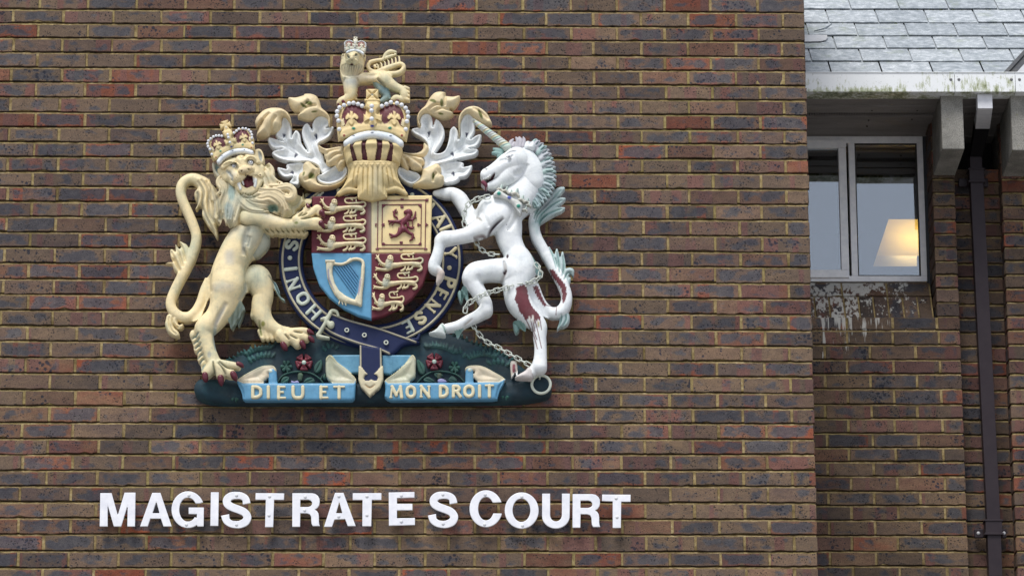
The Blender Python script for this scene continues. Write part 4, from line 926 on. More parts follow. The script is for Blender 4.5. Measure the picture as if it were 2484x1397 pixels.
seq += [('A', t(G, [(1352,308)])[0]), ('L', t(G, [(1412,398)])[0]), ('Y', t(G, [(1440,580)])[0]), ('.', t(G, [(1430,697)])[0]), ('P', t(G, [(1428,815)])[0]), ('E', t(G, [(1362,905)])[0]), ('N', t(G, [(1296,1000)])[0]), ('S', t(G, [(1196,1100)])[0]), ('E', t(G, [(1095,1172)])[0])]
for ch, (x, y) in seq:
    nx_, ny_ = (x-gcx)/grx**2, (y-gcy)/gry**2
    R = Rel(x-26, y-26, x+26, y+26, 1.0, (.62, .56, .36) if x > 1000 else (.52, .58, .50)); put_letter(R, ch, x, y, 25 if ch not in 'I.' else 16, 27, math.atan2(nx_, -ny_), 4.2, 43); R.emit('letter' if ch != '.' else 'dot', PT_LET, garter, thick=6, zsm=2)
# crossing strap with eyelets, buckle and hanging end
R = Rel(780, 750, 1030, 872, 1.4, NAVY)
R.poly([(800,757),(846,774),(915,793),(975,814),(1016,829),(1012,834),(980,838),(948,863),(915,853),(870,840),(816,820),(785,801),(788,778)], 50, 6, 9)
R.line([(803,763),(846,779),(915,798),(975,819),(1008,831)], 2.3, 4, col=TRIM, taper=False); R.line([(788,796),(816,814),(870,834),(915,847),(944,859)], 2.3, 4, col=TRIM, taper=False)
strap = R.emit('strap', PT_NAVY, garter, thick=16)
R = Rel(986, 800, 1024, 840, 1.2, NAVY); R.chain([(1000,824,5),(1012,823,4.5),(1017,812,3)], z=46, k=1); R.emit('strap_curl', PT_NAVY, garter, thick=8)
ey = MB()
for p in (t(G, [(603,1200)])[0], t(G, [(745,1240)])[0], t(G, [(920,1300)])[0], t(P_, [(2188,443)])[0]):
    zz = 60; x, z = W(p[0], p[1], -zz*S); pts = [(x+.0085*math.cos(a), -zz*S, z+.0085*math.sin(a)) for a in [2*math.pi*i/14 for i in range(14)]]
    MB().tube(pts, .0034, 8, True).build('eyelet', mat_paint('eyelet_paint', .4, .2, flat=(.55, .58, .50)), garter, smooth=True)
R = Rel(755, 740, 835, 830, 1.2, (.48, .50, .38))
R.chain(t(G, [(535,1085,10),(520,1050,13),(480,1045,14),(445,1095,14),(400,1110,11)]), z=60, k=1); R.chain(t(G, [(470,1065,13),(430,1140,14),(385,1215,14),(372,1245,15),(455,1262,10)]), z=62, k=1); R.chain(t(G, [(420,1105,14),(470,1160,24),(480,1150,24)]), z=61, k=1)
R.emit('buckle', PT_GOLD, garter, thick=12)
R = Rel(860, 770, 945, 968, 1.3, NAVY)
R.poly(t(P_, [(2050,280),(2310,320),(2322,560),(2320,700),(2270,800),(2170,890),(2070,790),(2040,690),(2045,560)]), 64, 4, 6, smooth=False)
R.line(t(P_, [(2058,300),(2062,560)]), 2.2, 3, col=TRIM, taper=False); R.line(t(P_, [(2305,330),(2308,560)]), 2.2, 3, col=TRIM, taper=False)
R.line(t(G, [(870,1115),(875,1200)]), 2.2, 2, col=TRIM, taper=False)
CH = (.62, .56, .38)
R.poly(t(P_, [(2036,536),(2080,556),(2112,600),(2148,636),(2112,652),(2098,690),(2118,716),(2160,716),(2190,700),(2225,716),(2258,712),(2272,680),(2258,652),(2222,636),(2262,596),(2296,552),(2332,536),(2332,700),(2296,792),(2172,902),(2064,792),(2034,700)]), 68, 4, 4, smooth=False, col=CH)
R.line(t(P_, [(2110,760),(2172,800),(2240,760)]), 2, -2, col=(.5, .36, .2))
R.emit('strap_end', PT_NAVY, garter, thick=14)
# ---------------------------------------------------------------- shield
YEL = (.76, .61, .32)
R = Rel(745, 466, 1058, 785, 1.5, MAR)
sh_out = [(757.5,477),(1048,474.5)]+[(1046,560),(1044.7,614),(1040,650),(1026,690),(1000,724),(965,750),(930,767),(901,774.5),(870,766),(835,749),(800,722),(774,690),(760,650),(755.5,614),(756,540)]
R.poly(sh_out, 74, 2.5, 4, smooth=False)
for P, c in (([(901,460),(1070,460),(1070,614.5),(901,614.5)], YEL), ([(740,614.5),(901,614.5),(901,790),(740,790)], SKY)): R.paint(P, c, soft=.3, smooth=False)
R.paint([(901,475),(935,475),(940,500),(922,540),(908,590),(901,600)], (.40, .44, .36), soft=12, f=.6)
R.line([(901,476),(901,774)], 1.2, -1.2, taper=False); R.line([(756,614.5),(1045,614.5)], 1.2, -1.2, taper=False)
shield = R.emit('shield', mat_paint('shield_paint', .5, .22, (.20, .14, .12), spec=.25), arms, thick=14, zsm=2, hs=0)
def passant(ox, oy, sx=1.0, sy=1.0, tail=True):
    """gold lion walking to the left; frame about 385 x 155 read at 3.327 per pixel"""
    f = lambda pts: [(ox+p[0]*sx/3.327, oy+p[1]*sy/3.327, p[2]/3.327*.45*(sx+sy)) for p in pts]
    R = Rel(ox-8, oy-8, ox+405*sx/3.327, oy+165*sy/3.327, .95, (.74, .62, .38)); z = 80
    c = lambda pts, k=1.5, zz=z, fl=.9, col=None: R.chain(f(pts), z=zz, k=k, flat=fl, col=col)
    if tail: c([(345,85,8),(372,70,8),(375,48,8),(355,38,8),(320,46,7),(230,48,7),(208,32,7),(212,14,7),(240,8,7),(290,8,7)], 0, 79); c([(290,8,8),(305,2,8)], 0, 79); c([(300,22,5),(300,34,6)], 0, 79); c([(255,14,5),(270,24,6)], 0, 79)
    c([(130,95,26),(170,92,20),(240,82,15),(300,82,17),(340,88,20)], 3, z+2)
    c([(340,92,19),(362,108,12),(368,122,9),(352,134,11),(338,136,8)]); c([(320,92,14),(296,105,9),(290,120,9),(268,130,9)]); c([(232,90,12),(238,112,8),(222,132,9),(206,138,8)]); c([(262,90,10),(262,112,7),(250,134,8)])
    c([(120,110,20),(96,126,13),(60,128,10),(24,122,9)], 2, z+3); c([(24,122,8),(6,112,5)]); c([(24,124,8),(4,132,5)])
    c([(110,90,16),(64,86,11),(34,58,10),(20,30,10)], 2, z+2); c([(20,30,7),(8,14,4)]); c([(22,30,7),(30,10,4)]); c([(20,34,7),(2,40,4)])
    for q in range(4): c([(40+q*14, 74+q*7, 5), (28+q*13, 88+q*6, 3)], .5)
    c([(110,70,32),(105,100,28)], 2, z+5, .7, (.56, .52, .38)); c([(120,38,27),(122,44,25)], 2, z+8, .8)
    for a in range(5): R.blob(*f([(104+a*9, 60+(a % 2)*18, 1)])[0][:2], 1.4, 1.4, -2.5)
    R.blob(*f([(112,36,1)])[0][:2], 1.2, 1.2, -3, (.2, .15, .1)); R.blob(*f([(130,36,1)])[0][:2], 1.2, 1.2, -3, (.2, .15, .1)); R.blob(*f([(121,50,1)])[0][:2], 1.6, 1, 2)
    return R.emit('passant_lion', PT_LION, shield, thick=8, zsm=3)
for ox, oy, sx, sy in ((385,128,.98,.98), (362,272,1.04,.98), (360,418,1.05,1.0), (832,580,1.02,1.02), (815,732,.96,.98), (806,884,.68,1.12)):
    q = t(G, [(ox, oy)])[0]; passant(q[0], q[1], sx, sy, tail=True)
R = Rel(910, 482, 1042, 606, 1.0, (.13, .02, .035))
for P in ([(855,155),(1240,150),(1235,540),(850,540),(855,155)], [(890,190),(1205,185),(1200,512),(886,510),(890,190)]):
    P = t(G, P)
    for a, b in zip(P[:-1], P[1:]): R.chain([a+(1.0,), b+(1.0,)], z=78, k=0, flat=.6, smooth=False)
for x, y, a in ((1050,150,0),(1245,155,45),(840,350,270),(905,350,270),(1175,350,90),(1238,350,90),(1048,212,0),(1042,487,180),(1040,548,180),(852,545,225),(1236,545,135),(905,200,315),(1190,200,45),(905,500,225),(1190,500,135)):
    x, y = t(G, [(x, y)])[0]; a = math.radians(a)
    for o, ln in ((-.8, 4.6), (0, 6.2), (.8, 4.6)): R.chain([(x, y, 1.1), (x+ln*math.sin(a+o), y-ln*math.cos(a+o), .9)], z=78.5, k=0, flat=.6, smooth=False)
    R.chain([(x-3*math.cos(a), y-3*math.sin(a), .9), (x+3*math.cos(a), y+3*math.sin(a), .9)], z=78.5, k=0, flat=.6, smooth=False)
R.emit('tressure', PT_MAR, shield, thick=5, zsm=2, hs=0)
R = Rel(935, 495, 1015, 592, .9, (.15, .022, .04)); z = 80
for pts in ([(1100,285,22),(1070,320,22),(1050,350,15),(1060,385,22)], [(1075,250,14),(1105,248,24),(1118,262,16)], [(1105,262,20),(1098,300,20)], [(1070,305,14),(1020,325,11),(975,322,10),(940,318,6)], [(965,322,8),(945,345,4)], [(985,325,6),(968,352,4)],
            [(1095,300,12),(1130,310,9),(1150,285,8),(1158,245,5)], [(1150,290,6),(1164,296,4)], [(1050,385,20),(1022,420,14),(990,440,11),(950,425,7)], [(985,440,9),(960,452,6)], [(1030,380,12),(1024,410,14)], [(1075,385,18),(1105,415,11),(1135,430,11),(1128,470,7)], [(1135,440,7),(1150,455,4)], [(1118,470,6),(1110,478,4)],
            [(1048,340,8),(1015,330,5),(1010,295,6),(985,275,8),(990,240,8),(1002,225,4)], [(985,262,5),(975,240,3)], [(1005,255,5),(1012,240,3)], [(1095,340,12),(1100,365,9),(1130,378,8),(1145,368,4)], [(1130,300,4),(1135,350,3),(1125,372,3)]):
    R.chain(t(G, pts), z=z, k=1.5, flat=1)
R.emit('rampant_lion', PT_MAR, shield, thick=8, zsm=3)
R = Rel(785, 622, 890, 748, 1.0, PALE)
R.poly(t(G, [(434,640),(436,700),(445,780),(470,850),(505,915),(545,962),(600,982),(660,995),(718,1010),(714,985),(690,960),(640,945),(590,920),(540,880),(505,820),(488,750),(488,700),(500,655),(500,636)]), 80, 6, 7, smooth=False)
R.poly(t(G, [(448,700),(452,780),(480,850),(510,900),(500,850),(475,780),(470,700)]), 84, 2, 4, col=LILAC)
R.poly(t(G, [(428,635),(508,635),(506,660),(430,658)]), 82, 6, 5, smooth=False)
R.chain(t(G, [(500,662,10),(560,668,10),(610,650,10),(650,628,11),(695,626,11),(730,645,12),(738,690,11)]), z=82, k=1); R.chain(t(G, [(610,640,6),(632,622,5)]), z=82, k=1)
R.poly(t(G, [(722,680),(746,690),(742,800),(730,900),(722,1008),(672,985),(668,955),(690,900),(712,800)]), 81, 6, 6); R.poly(t(G, [(706,800),(724,790),(714,900),(700,960),(690,950)]), 85, 2, 3, col=LILAC)
for a, b in ((500,672),(520,672),(540,670),(560,668),(580,664)): pass
for a, b in (((545,970),(540,985)), ((590,980),(596,996)), ((565,975),(570,990))): R.chain(t(G, [a+(6,), b+(5,)]), z=80, k=.5, smooth=False)
harp = R.emit('harp', PT_LION, shield, thick=10)
st = MB()
for i in range(7):
    f_ = i/6; a = t(G, [(498+130*f_, 690-18*f_)])[0]; b = t(G, [(668+28*f_, 925-160*f_)])[0]
    xa, za = W(*a, -79*S); xb, zb_ = W(*b, -79*S); MB().tube([(xa, -79*S, za), (xb, -79*S, zb_)], .0026, 6).build('string', PT_STR if i else (PT_STR := mat_paint('string_blue', .4, .2, flat=(.09, .27, .46))), harp, smooth=True)
# ---------------------------------------------------------------- helm
R = Rel(800, 335, 1000, 496, 1.4, GOLD)
R.poly([(866,455),(868,482),(903,489.5),(939.5,481),(939,458),(960,452),(976,456),(992,475),(984,462),(974,448),(966,432),(963,414),(968,392),(975,366),(972,345),(905,330),(838,345),(834,368),(841,396),(845,414),(842,434),(834,450),(824,463),(812,477),(826,466),(845,456)], 84, 22, 40, smooth=False, n=3)
R.chain([(822,470,5,84),(842,460,6,88),(866,462,4,88)], k=2); R.chain([(940,462,4,88),(962,458,6,88),(984,470,4,84)], k=2)
for x in (868, 939.5): R.line([(x, 430), (x, 482)], 1.6, 3, taper=False)
R.line([(868,482),(903,489),(939,481)], 2, 4, taper=False)
R.poly([(838,345),(905,330),(972,345),(976,366),(969,397),(905,399),(841,397),(834,368)], 96, 20, 36, smooth=False, k=4)
R.line([(836,362),(868,358),(905,356),(942,358),(975,363)], 7, 7, taper=False)
R.line([(845,400),(905,401),(965,400)], 2, 2, taper=False)
for pts in ([(853,349),(864,345),(857,362),(868,395),(856,394),(849,362)], [(881,336),(892,335),(887,362),(893,396),(880,395),(877,362)], [(913,336),(927,336),(928,362),(923.5,396),(909.5,395),(916,362)], [(940,338),(949,344),(955,362),(950.5,397),(936,396),(947,362)]):
    R.raise_(pts, -7, 2, smooth=False, col=(.085, .014, .025))
for x in (849, 863, 877, 890, 903, 917, 931, 944, 957):
    for dx, dy in ((-2.6, 0), (2.6, 0), (0, 3.4)): R.blob(x+dx, 406+dy-abs(x-903)*.02, 2.4, 2.4, 3, GOLD)
for x, x2, y2 in ((852,838,452),(862,856,452),(872,866,455),(883,880,478),(894,892,482),(905,905,484),(917,918,480),(928,931,476),(938,944,455),(948,956,450),(957,968,446)): R.line([(x,412),((x+x2)/2,430),(x2,y2)], 1.5, -3.0, col=(.52, .40, .18))
R.paint([(905,420),(925,420),(920,470),(905,470)], (.48, .46, .34), soft=10, f=.5)
R.emit('helm', PT_GOLD, arms, thick=20)
# ---------------------------------------------------------------- crowns
def crown(parent, cx, cy, k, ang, zb, cs=1.0, whitish=False):
    c_, s_ = math.cos(ang), math.sin(ang)
    def f(pts): return [((cx+((p[0]-905)*c_-(p[1]-318)*s_)*k), (cy+((p[0]-905)*s_+(p[1]-318)*c_)*k))+tuple([p[2]*k] if len(p) > 2 else []) for p in pts]
    g = lambda pts: f(T(pts, *CL)); gc = (.66, .62, .48) if whitish else GOLD
    allp = np.array(f([(800,190),(1010,190),(1010,370),(800,370)])); R = Rel(allp[:, 0].min(), allp[:, 1].min(), allp[:, 0].max(), allp[:, 1].max(), 1.3 if k > .5 else .8, gc); H = 12*k+4
    R.poly(f([(820,340),(816,300),(819,272),(832,255),(852,249),(872,251),(888,261),(896,268),(914,268),(922,261),(938,251),(958,249),(978,256),(991,272),(994,300),(986,342),(950,326),(905,320),(860,326)]), zb, H*1.5, 34*k, smooth=False)
    mc = MAR if not whitish else (.30, .12, .10)
    for sgn in (-1, 1):
        mir = lambda pts: [(905+sgn*(p[0]-905),)+tuple(p[1:]) for p in pts]
        lob = mir([(829,299),(832,281),(842,265),(862,258),(880,260),(889,272),(886,284),(884,298),(880,304),(870,305),(862,299),(856,293),(851,292),(845,300),(838,312),(832,312)])
        R.raise_(f(lob), -3*k, 2*k, smooth=True, col=mc)
        # fleur-de-lis
        for q in ([(853,302,5),(853,290,3.2),(853,277,2.2)], [(853,292,3),(846,284,3.4),(842,290,3)], [(853,292,3),(860,284,3.4),(866,290,3)]): R.chain(f(mir(q)), z=zb+H*1.45, k=1*k, flat=.7, col=gc)
        R.chain(f(mir([(826,318,3),(822,300,3),(822,282,3),(830,264,3.2),(848,254,3.2),(868,254,3.2),(884,264,3)])), z=zb+H*.7, k=2*k, flat=.8, col=gc)
        R.poly(f(mir([(826,296),(834,292),(838,308),(830,312)])), zb+H*1.1, 3*k, 2*k, smooth=False, col=(.66, .56, .34))
    R.poly(f([(884,282),(898,288),(898,277),(896,268),(890,262),(890,252),(920,252),(920,262),(914,268),(912,277),(926,282),(926,300),(912,292),(915,303),(905,310),(895,303),(898,292),(884,300)]), zb+H*1.45, 4*k, 3*k, smooth=False, col=gc)
    # orb and cross
    R.poly(f([(885,262),(887,250),(886,242),(922,242),(921,250),(923,262)]), zb+H, 8*k, 8*k, smooth=False)
    up = lambda P: [(903+(x-903)*cs, 246+(y-246)*cs) for x, y in P]
    if cs > 1: R.poly(f(up([(893,262),(890,250),(895,243),(911,243),(916,250),(913,262)])), zb+H+4*k, 8*k, 8*k, smooth=False)
    R.poly(f([(884,246),(884,241),(922,241),(922,246)]), zb+H+6*k, 3*k, 2*k, smooth=False)
    R.poly(f(up([(888,217),(918,217),(918,243),(888,243)] if cs == 1 else [(892,217),(914,217),(908,226),(917,221),(917,238),(908,233),(912,243),(894,243),(898,233),(888,238),(888,221),(898,226)])), zb+H+2*k, 5*k, 4*k, smooth=False)
    for a, b in (((890,219),(916,242)), ((916,219),(890,242))) if cs == 1 else (): R.line(f([a, b]), 1.4*max(k, .6), -4*k, taper=False)
    R.blob(*f([(903,231)])[0], 3*k, 3*k, 3*k, (.7, .7, .62))
    # jewelled rim and ermine band
    R.poly(f([(826,322),(845,312),(875,305),(905,303),(935,305),(965,312),(984,322),(980,338),(950,326),(905,319),(860,326),(830,338)]), zb+H*1.2, 5*k, 4*k, smooth=True, k=2*k)
    for x, y, c in ((858,314,(.01,.22,.14)), (903,308,(.03,.04,.32)), (946,313,(.01,.22,.14)), (835,331,(.3,.03,.03)), (975,331,(.3,.03,.03))): R.blob(*f([(x, y)])[0], (5 if y < 320 else 3)*k, 3.2*k, 3*k, c, ang)
    R.chain(f([(842,348,9),(860,337,9.5),(882,330,9.5),(905,327,9.5),(928,330,9.5),(950,336,9.5),(970,348,9)]), z=zb+H*1.1, k=0, flat=.9, col=WHT)
    for x, y in ((858,330),(903,323),(948,331)): R.blob(*f([(x, y+2)])[0], 4*k, 1.8*k, .1, (.05, .06, .12), ang)
    R.emit('crown', PT_GOLD if k > .5 else PT_LION, parent, thick=14*max(k, .5))
    co = [o for o in C.objects if o.name.startswith('crown')][-1]
    pearls = [(240,1365),(230,1250),(208,1185),(212,1125),(245,1070),(305,1040),(372,1015),(433,1010),(495,1025),(550,1050),(817,1052),(880,1025),(940,1000),(1022,1012),(1085,1035),(1140,1078),(1168,1132),(1172,1195),(1157,1257),(1140,1365),(680,1050),(678,1112),(680,1222)]
    pm = None
    for p in pearls:
        q = g([p])[0]; zz = zb+H*(1.1 if not 600 < p[0] < 700 else 2.1)+2*k; x, z = W(q[0], q[1], -zz*S); r_ = 5.4*k*S
        MB().sphere((x, -zz*S, z), r_, 12, 8).build('pearl', PT_WP, co if not co.parent or co.parent == arms else parent, smooth=True)
def lastcrown(parent): return [o for o in parent.children if o.name.split('.')[0] == 'crown'][-1]
PT_WP = mat_paint('pearl_white', .25, .1, flat=(.72, .74, .77), bump=.1)
crown(arms, 905, 318, 1.0, 0, 92)
# ---------------------------------------------------------------- crest lion
R = Rel(810, 105, 1000, 258, 1.1, CREAM)
c = lambda pts, z=86, k=3, flat=.85, col=None: R.chain(t(CL, pts), z=z, k=k, flat=flat, col=col)
c([(770,730,70),(820,810,62),(870,870,55),(885,920,48),(830,970,34),(800,985,26)], 76, col=(.36, .47, .44)); c([(900,605,30),(1000,605,28),(1080,575,28),(1115,515,28),(1070,475,26),(970,500,28),(860,545,36),(740,580,24),(660,560,26),(632,510,24),(660,455,24),(740,430,22),(830,415,22),(870,350,26),(930,312,28),(1005,318,16)], 78, 1)
c([(870,400,18),(930,375,20),(1005,350,10)], 79, 1)
for i in range(7): c([(770+i*48, 540-i*15, 14), (765+i*48, 500-i*18, 11), (745+i*50, 475-i*17, 4)], 80, 1)
c([(730,520,18),(715,500,12),(735,490,8)], 80, 1)
c([(400,690,110),(500,670,80),(640,665,66),(760,665,72),(850,690,95),(920,740,75),(1010,790,55),(1090,830,52),(1120,890,56),(1100,950,40),(1010,940,44),(970,960,32)], 86, 4)
for y in (800, 850, 900, 950): c([(1130, y, 28), (1180, y+12, 18)], 88, 1)
c([(390,740,98),(390,830,88),(390,900,72),(330,950,52),(270,980,50),(235,1005,32)], 90, 4)
for i in range(6): c([(440, 740+i*38, 24), (475+(i % 2)*8, 780+i*36, 7)], 84, 1)
c([(430,430,135),(410,540,135),(380,640,95)], 92, 4)
R.poly(t(CL, [(300,330),(265,430),(250,540),(262,650),(300,725),(350,690),(370,700),(430,640),(480,650),(540,610),(565,560),(575,470),(580,390),(540,330)]), 92, 14, 14, k=3)
for i in range(15):
    x = 275+i*20; R.line(t(CL, [(x+10, 470+6*abs(i-7)), (x-6+3*(i % 3), 570), (300+i*14, 690-4*abs(i-6))]), 1.3, -3.2, col=(.45, .37, .24))
c([(430,380,112),(425,430,95)], 106, 2); c([(410,395,26),(412,370,20)], 128, 2); R.line(t(CL, [(335,372),(385,360)]), 1.8, 4); R.line(t(CL, [(450,360),(500,372)]), 1.8, 4)
for x in (368, 470): R.blob(*t(CL, [(x, 385)])[0], 3.6, 1.9, -4, (.16, .17, .13))
R.blob(*t(CL, [(414,428)])[0], 3.2, 1.8, 3, (.45, .37, .25)); R.line(t(CL, [(330,466),(370,450),(412,458),(455,450),(500,466)]), 2.4, 4); R.blob(*t(CL, [(412,508)])[0], 4.2, 4, -8, (.07, .01, .02))
for x in (295, 578): c([(x, 360, 20), (x-3, 400, 16)], 100, 1); R.blob(*t(CL, [(x, 375)])[0], 2, 4, -3, (.4, .3, .2))
R.line(t(CL, [(560,640),(700,650),(790,620)]), 5, -3); R.line(t(CL, [(480,690),(520,760)]), 2, -4)
R.paint(t(CL, [(310,700),(480,690),(490,780),(330,800)]), (.40, .45, .48), soft=8, f=.6); R.paint(t(CL, [(480,640),(700,650),(720,690),(500,710)]), (.46, .40, .34), soft=6, f=.5)
for x in (755, 762): R.line(t(CL, [(x,690),(800,740),(870,800)]), 2.2, -3, col=(.4, .36, .25))
cl = R.emit('crest_lion', PT_LION, arms, thick=16)
def claw(parent, f, pts, z):
    P = T(pts, *f); R = Rel(min(p[0]-p[2] for p in P)-3, min(p[1]-p[2] for p in P)-3, max(p[0]+p[2] for p in P)+3, max(p[1]+p[2] for p in P)+3, .9, (.1, .012, .025)); R.chain(P, z=z, k=1, flat=1); R.emit('claw', PT_CLAW, parent, thick=6, zsm=2)
for pts in ([(290,985,22),(305,1000,18)], [(225,1025,16),(232,1035,12)], [(1030,975,18),(1030,985,14)], [(958,985,16),(960,995,12)]): claw(cl, CL, pts, 96)
q = T([(455, 262)], *CL)[0]; crown(cl, q[0], q[1]+3, .30, .06, 112, whitish=True)
# ---------------------------------------------------------------- mantling
def erm(R, f, x, y, ang=0):
    x, y = T([(x, y)], *f)[0]
    for o in (-.7, 0, .7): R.line([(x, y+3), (x+7*math.sin(ang+o*.6), y+3-8*math.cos(ang+o*.6))], 1.3, .2, col=(.02, .025, .07), taper=False)
    R.line([(x, y-2), (x-1, y+6)], 1.2, .2, col=(.02, .025, .07), taper=False)
    for dx, dy in ((-3, 10), (3, 12), (0, 15)): R.blob(x+dx, y+dy, 1.0, 1.0, .1, (.08, .09, .14))
GC = (.76, .62, .38)
def mantle(f, side, whites, golds, veins, spots, dark):
    allp = [p for w_, *_ in whites+golds for p in T(w_, *f)]
    bx = (min(p[0] for p in allp)-8, min(p[1] for p in allp)-8, max(p[0] for p in allp)+8, max(p[1] for p in allp)+8)
    R = Rel(*bx, 1.5, WHT)
    for pts, z, h, r, dish in whites: R.poly(T(pts, *f), z, h-2, 4, dish=dish*1.9, n=4, col=WHT, dw=15)
    for v in veins: R.line(T(v, *f), 1.8, -1.6)
    for x, y, a in spots: erm(R, f, x, y, a)
    body = R.emit('mantling', PT_WHT, arms, thick=15)
    for pts, z, h, r, dish, gro in golds:
        P = T(pts, *f); R = Rel(min(p[0] for p in P)-8, min(p[1] for p in P)-8, max(p[0] for p in P)+8, max(p[1] for p in P)+8, 1.4, GC)
        R.poly(P, z, h, r, dish=dish, n=4)
        for gq in gro: R.line(T(gq, *f), 3.4, -6)
        for pt in dark:
            d_ = T([pt[:2]], *f)[0]
            if R.x0 < d_[0] < R.x0+R.X.shape[1]*R.g and R.y0 < d_[1] < R.y0+R.X.shape[0]*R.g: R.blob(d_[0], d_[1], pt[2], pt[3], -.6, (.13, .14, .03), pt[4])
        R.emit('leaf_curl', PT_GOLD, body, thick=18)
mantle(Z3, 'l',
 [([(840,985),(795,905),(690,860),(560,862),(430,852),(340,822),(290,785),(280,752),(320,726),(400,712),(300,712),(250,665),(230,605),(252,580),(325,600),(400,625),(345,590),(318,545),(375,460),(382,400),(405,352),(450,360),(490,420),(500,500),(497,590),(512,550),(550,500),(596,545),(612,640),(650,700),(690,748),(672,700),(635,620),(616,530),(632,455),(672,420),(708,450),(738,510),(735,430),(770,360),(830,335),(900,350),(940,400),(925,450),(895,480),(968,455),(975,500),(935,575),(870,620),(810,650),(810,700),(870,800),(880,860),(935,900),(955,915),(900,965)], 50, 9, 12, 7),
  ([(345,918),(395,925),(445,935),(438,895),(480,875),(640,873),(660,960),(610,1060),(585,1115),(555,1125),(490,1112),(478,1080),(510,1030),(430,1040),(375,1010),(345,960)], 46, 8, 10, 5),
  ([(790,1015),(860,990),(940,935),(1020,885),(1100,895),(1140,950),(1125,1010),(1070,1070),(985,1110),(900,1120),(820,1098),(785,1060)], 56, 12, 14, 14)],
 [([(90,430),(95,380),(130,325),(190,275),(270,250),(370,252),(440,285),(485,345),(502,440),(492,440),(470,395),(430,350),(395,352),(384,400),(384,450),(350,500),(300,525),(262,525),(235,560),(150,580),(103,565),(125,500),(135,468),(112,470)], 62, 26, 26, 0, [[(150,460),(200,390),(260,330)], [(275,525),(285,440),(330,360)], [(130,470),(180,400)]]),
  ([(465,132),(550,130),(640,105),(640,92),(720,90),(785,118),(820,180),(840,245),(900,300),(940,365),(942,450),(918,440),(905,370),(860,340),(800,335),(740,370),(680,378),(610,362),(566,342),(595,300),(540,280),(495,235),(468,180)], 60, 20, 22, 0, [[(600,300),(700,250),(790,240)], [(560,290),(640,240),(700,180)]]),
  ([(635,880),(690,853),(735,880),(790,925),(818,930),(812,1000),(785,1025),(790,1085),(850,1118),(940,1122),(1060,1075),(1130,1000),(1120,1050),(1030,1120),(900,1155),(790,1168),(700,1155),(625,1115),(578,1050),(590,990),(625,960)], 60, 18, 18, 0, [[(640,1080),(720,1040),(760,960)]]),
  ([(805,665),(850,695),(905,708),(1010,690),(1112,680),(1120,780),(1118,880),(1090,920),(1030,935),(990,890),(930,900),(890,870),(890,830),(870,790),(866,750),(840,740),(806,705)], 66, 20, 18, 0, [[(880,790),(960,740),(1060,730)], [(905,870),(1000,790),(1080,780)], [(1000,900),(1050,850),(1100,830)]])],
 [[(430,470),(440,600),(560,720),(700,800),(800,880)], [(300,620),(430,680),(560,760)], [(340,780),(500,790),(680,820)], [(550,540),(590,650),(700,760)], [(680,460),(720,620),(780,760),(830,860)], [(850,370),(800,500),(770,620)], [(940,500),(860,570),(790,640)], [(390,990),(500,980),(600,930)], [(820,1060),(950,1010),(1080,960)]],
 [(412,555,.1), (785,560,-.5), (540,768,.6), (520,970,-.9)], [(700,215,9,5,.3), (640,240,9,3,.5), (760,310,8,2,-.2), (730,1030,8,9,.5), (640,1010,3,6,.2)])
